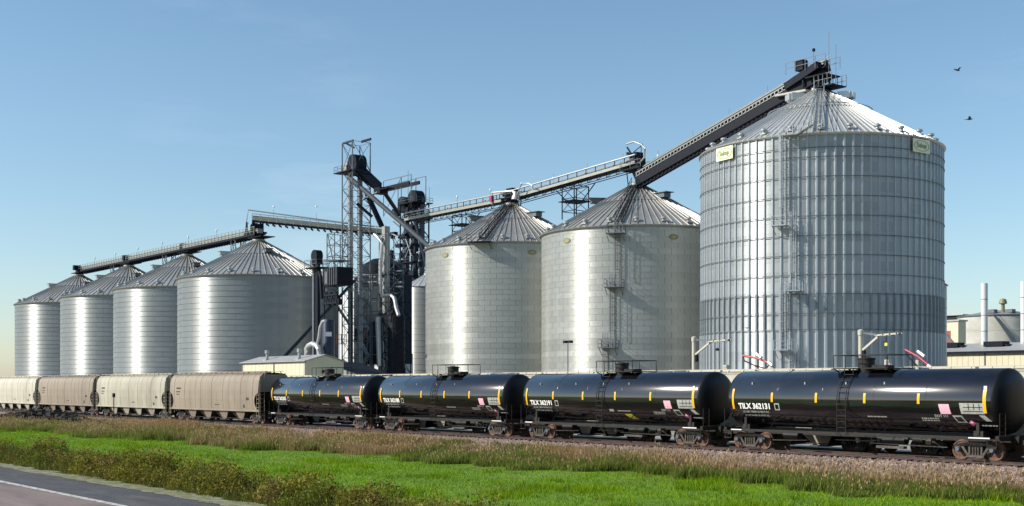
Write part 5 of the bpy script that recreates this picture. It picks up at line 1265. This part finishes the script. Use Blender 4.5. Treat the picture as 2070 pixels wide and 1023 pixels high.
# seed heads: small diamonds high in the weeds
n = 60000; u = rng.random(n); x = -22-150*u**1.35; e = we(x); y = e+(51.6-e)*rng.random(n); cl = vnoise(x, y, 1.1, 20)*.6+vnoise(x, y, 3.7, 21)*.6
kp = rng.random(n) < np.clip(cl*1.6-.3, 0, 1)*np.where(x > -72, .35, 1)*np.where((x > -75) & (y > 49.4), .2, 1); x, y, cl = x[kp], y[kp], cl[kp]; n = len(x)
zb = np.interp(y, [40, 47, 51, 52], [-1.25, -1.1, -.6, -.3])+(.25+.6*rng.random(n))*(.35+cl)*np.clip((53.2-y)/3.5, .35, 1); s = .02+.03*rng.random(n)
V = np.empty((n, 4, 3)); az = rng.random(n)*6.28
V[:, 0] = np.stack([x, y, zb-s*1.8], 1); V[:, 1] = np.stack([x+np.cos(az)*s, y+np.sin(az)*s, zb], 1); V[:, 2] = np.stack([x+.01, y, zb+s*2.4], 1); V[:, 3] = np.stack([x-np.cos(az)*s, y-np.sin(az)*s, zb], 1)
cc = np.array([.37, .26, .14])*(.7+.6*rng.random((n, 1))); tri_object('seed_heads', M['blade'], V.reshape(-1, 3), np.repeat(cc, 4, 0), 'pinkish seed heads above the dry weeds', per=4)
# low growth between the tracks and round the yard
n = 26000; x = -22-140*rng.random(n); y = 56.6+rng.random(n)*.9; k2 = rng.random(n) < .35; y = np.where(k2, 63.5+rng.random(n)*2.5, y); kp = vnoise(x, y, 2.2, 44) > .45; x, y = x[kp], y[kp]; n = len(x)
cc = np.array([.10, .17, .02])*(.6+.8*rng.random((n, 1))); V, C = blades(n, x, y, np.where(y > 60, -.75, -.42), .12+.22*rng.random(n), .05, .5, cc); tri_object('track_weeds', M['blade'], V, C, 'low green weeds between and behind the two tracks')
# shrubs on the road slope
def leaves(n, P, s, cc):
    V = np.empty((n, 4, 3)); a = rng.normal(size=(n, 3)); a /= np.linalg.norm(a, axis=1)[:, None]; b_ = rng.normal(size=(n, 3)); b_ -= (a*b_).sum(1)[:, None]*a; b_ /= np.linalg.norm(b_, axis=1)[:, None]
    s = s[:, None]; V[:, 0] = P-a*s; V[:, 1] = P+b_*s*.42; V[:, 2] = P+a*s; V[:, 3] = P-b_*s*.42; return V.reshape(-1, 3), np.repeat(cc, 4, 0)
Vs = []; Cs = []
for i in range(980):
    bigb = i < 300
    x0 = -56+50*rng.random(); y0 = (11.9+2.6*rng.random()) if bigb else (11.5+3.4*rng.random()); z0 = float(gz(x0, y0)); env = float(vnoise(np.array([x0]), np.array([0.]), 2.4, 77)[0])
    if bigb: H = (.75+.5*rng.random())*(.6+.6*env); rr = .38+.34*rng.random(); n = int(1900*rr/.5)
    else: H = (.3+.4*rng.random())*(.6+.6*env); rr = .2+.2*rng.random(); n = 420
    if y0 < 12.1: H *= .62
    H *= float(np.interp(x0, [-45, -33, -22, -14], [.95, .82, .66, .55]))
    # several twiggy lobes that make up one shrub
    nl = rng.integers(4, 9) if bigb else 2; lob = np.stack([rng.normal(0, rr*.5, nl), rng.normal(0, rr*.5, nl), H*(.25+.65*rng.random(nl))], 1); lr = rr*(.35+.35*rng.random(nl))
    k = rng.integers(0, nl, n); d = rng.normal(size=(n, 3)); d /= np.linalg.norm(d, axis=1)[:, None]; d *= (lr[k]*(.55+.5*rng.random(n)**.6))[:, None]; d[:, 2] *= 1.15
    P_ = lob[k]+d; stem = rng.random(n) < .18; f = rng.random(n); P_[stem] *= f[stem][:, None]; P_ += np.array([x0, y0, z0]); P_[:, 2] = np.maximum(P_[:, 2], z0+.02)
    tn = rng.random(); bcol = np.array([.195, .20, .016])*(1-tn)+np.array([.175, .145, .026])*tn; tn = tn**1.4
    q = rng.random()
    if q < .08: bcol = np.array([.11, .165, .015])
    elif q < .28: bcol = np.array([.20, .155, .04])
    elif q < .36: bcol = np.array([.10, .12, .02])
    lc = bcol*(.7+.6*rng.random((nl, 1))); cc = lc[k]*(.6+.75*rng.random((n, 1)))
    v, c = leaves(n, P_, .016+.026*rng.random(n)**2+(.008 if bigb else 0), cc); Vs.append(v); Cs.append(c)
tri_object('roadside_shrubs', M['leaf'], np.concatenate(Vs), np.concatenate(Cs), 'olive brown shrubs and weeds along the road edge', per=4)
n = 80000; x = -60+54*rng.random(n); y = 11.2+4.6*rng.random(n); z = gz(x, y)-.02; cc = np.array([.15, .13, .035])*(.5+.9*rng.random((n, 1))); cc = np.where(rng.random((n, 1)) < .35, np.array([.08, .13, .015])*(.6+.8*rng.random((n, 1))), cc)
h = (.15+.75*rng.random(n)**2)*np.clip((y-11.0)/1.2, .15, 1); V, C = blades(n, x, y, z, h, .012+.01*rng.random(n), .3, cc); tri_object('roadside_grass', M['blade'], V, C, 'thin stalks of grass among the roadside shrubs')
# ballast stones
n = 46000; x = -20-110*rng.random(n)**1.4; y = 49.2+3.2*rng.random(n); k2 = rng.random(n) < .2; y = np.where(k2, 52.4+4.2*rng.random(n), y); z = np.interp(y, [48.9, 49.8, 51, 52, 52.5, 57], [-1.13, -.92, -.58, -.27, -.2, -.2]); s = .03+.04*rng.random(n)
oc = np.array([[1, 0, 0], [-1, 0, 0], [0, 1, 0], [0, -1, 0], [0, 0, 1]], float); F = [(0, 2, 4), (2, 1, 4), (1, 3, 4), (3, 0, 4)]; P_ = np.stack([x, y, z], 1)
pts = P_[:, None, :]+oc[None]*s[:, None, None]*(.6+.8*rng.random((n, 5, 1)))
V = np.concatenate([pts[:, f, :] for f in [list(q) for q in F]], 1).reshape(-1, 3); cc = np.array([.30, .225, .185])*(.45+1.0*rng.random((n, 1))); tri_object('ballast_stones', M['stone'], V, np.repeat(cc, 12, 0), 'pinkish grey ballast stones along the near track')
# dark rubble heap
b = MB(); r = random.Random(9)
for i in range(420):
    x = r.gauss(-158, 13); y = r.uniform(47.6, 50.6); f = max(0, 1-abs(x+158)/30); z = -.95+r.random()*1.5*f; s = r.uniform(.2, .55); a = r.random()*3
    b.box((x, y, z), (s*r.uniform(1, 3), s, s*r.uniform(.4, .9)), a)
hp = b.build('rubble_heap', M['rubble']); tagit(hp, 'dark heap of rubble beside the left hopper cars', None, None, 'stuff')
# a bleached plank lying on the ballast
p = pt(1916, 958, 50.0); b = MB(); b.box((0, 0, .05), (1.1, .14, .07), .5); o = b.build('timber_plank', M['pale'], loc=(p.x, 50.0, -.9)); tagit(o, 'bleached plank lying on the ballast near the nearest tank car', 'plank')
print('OBJECTS', len(bpy.data.objects))
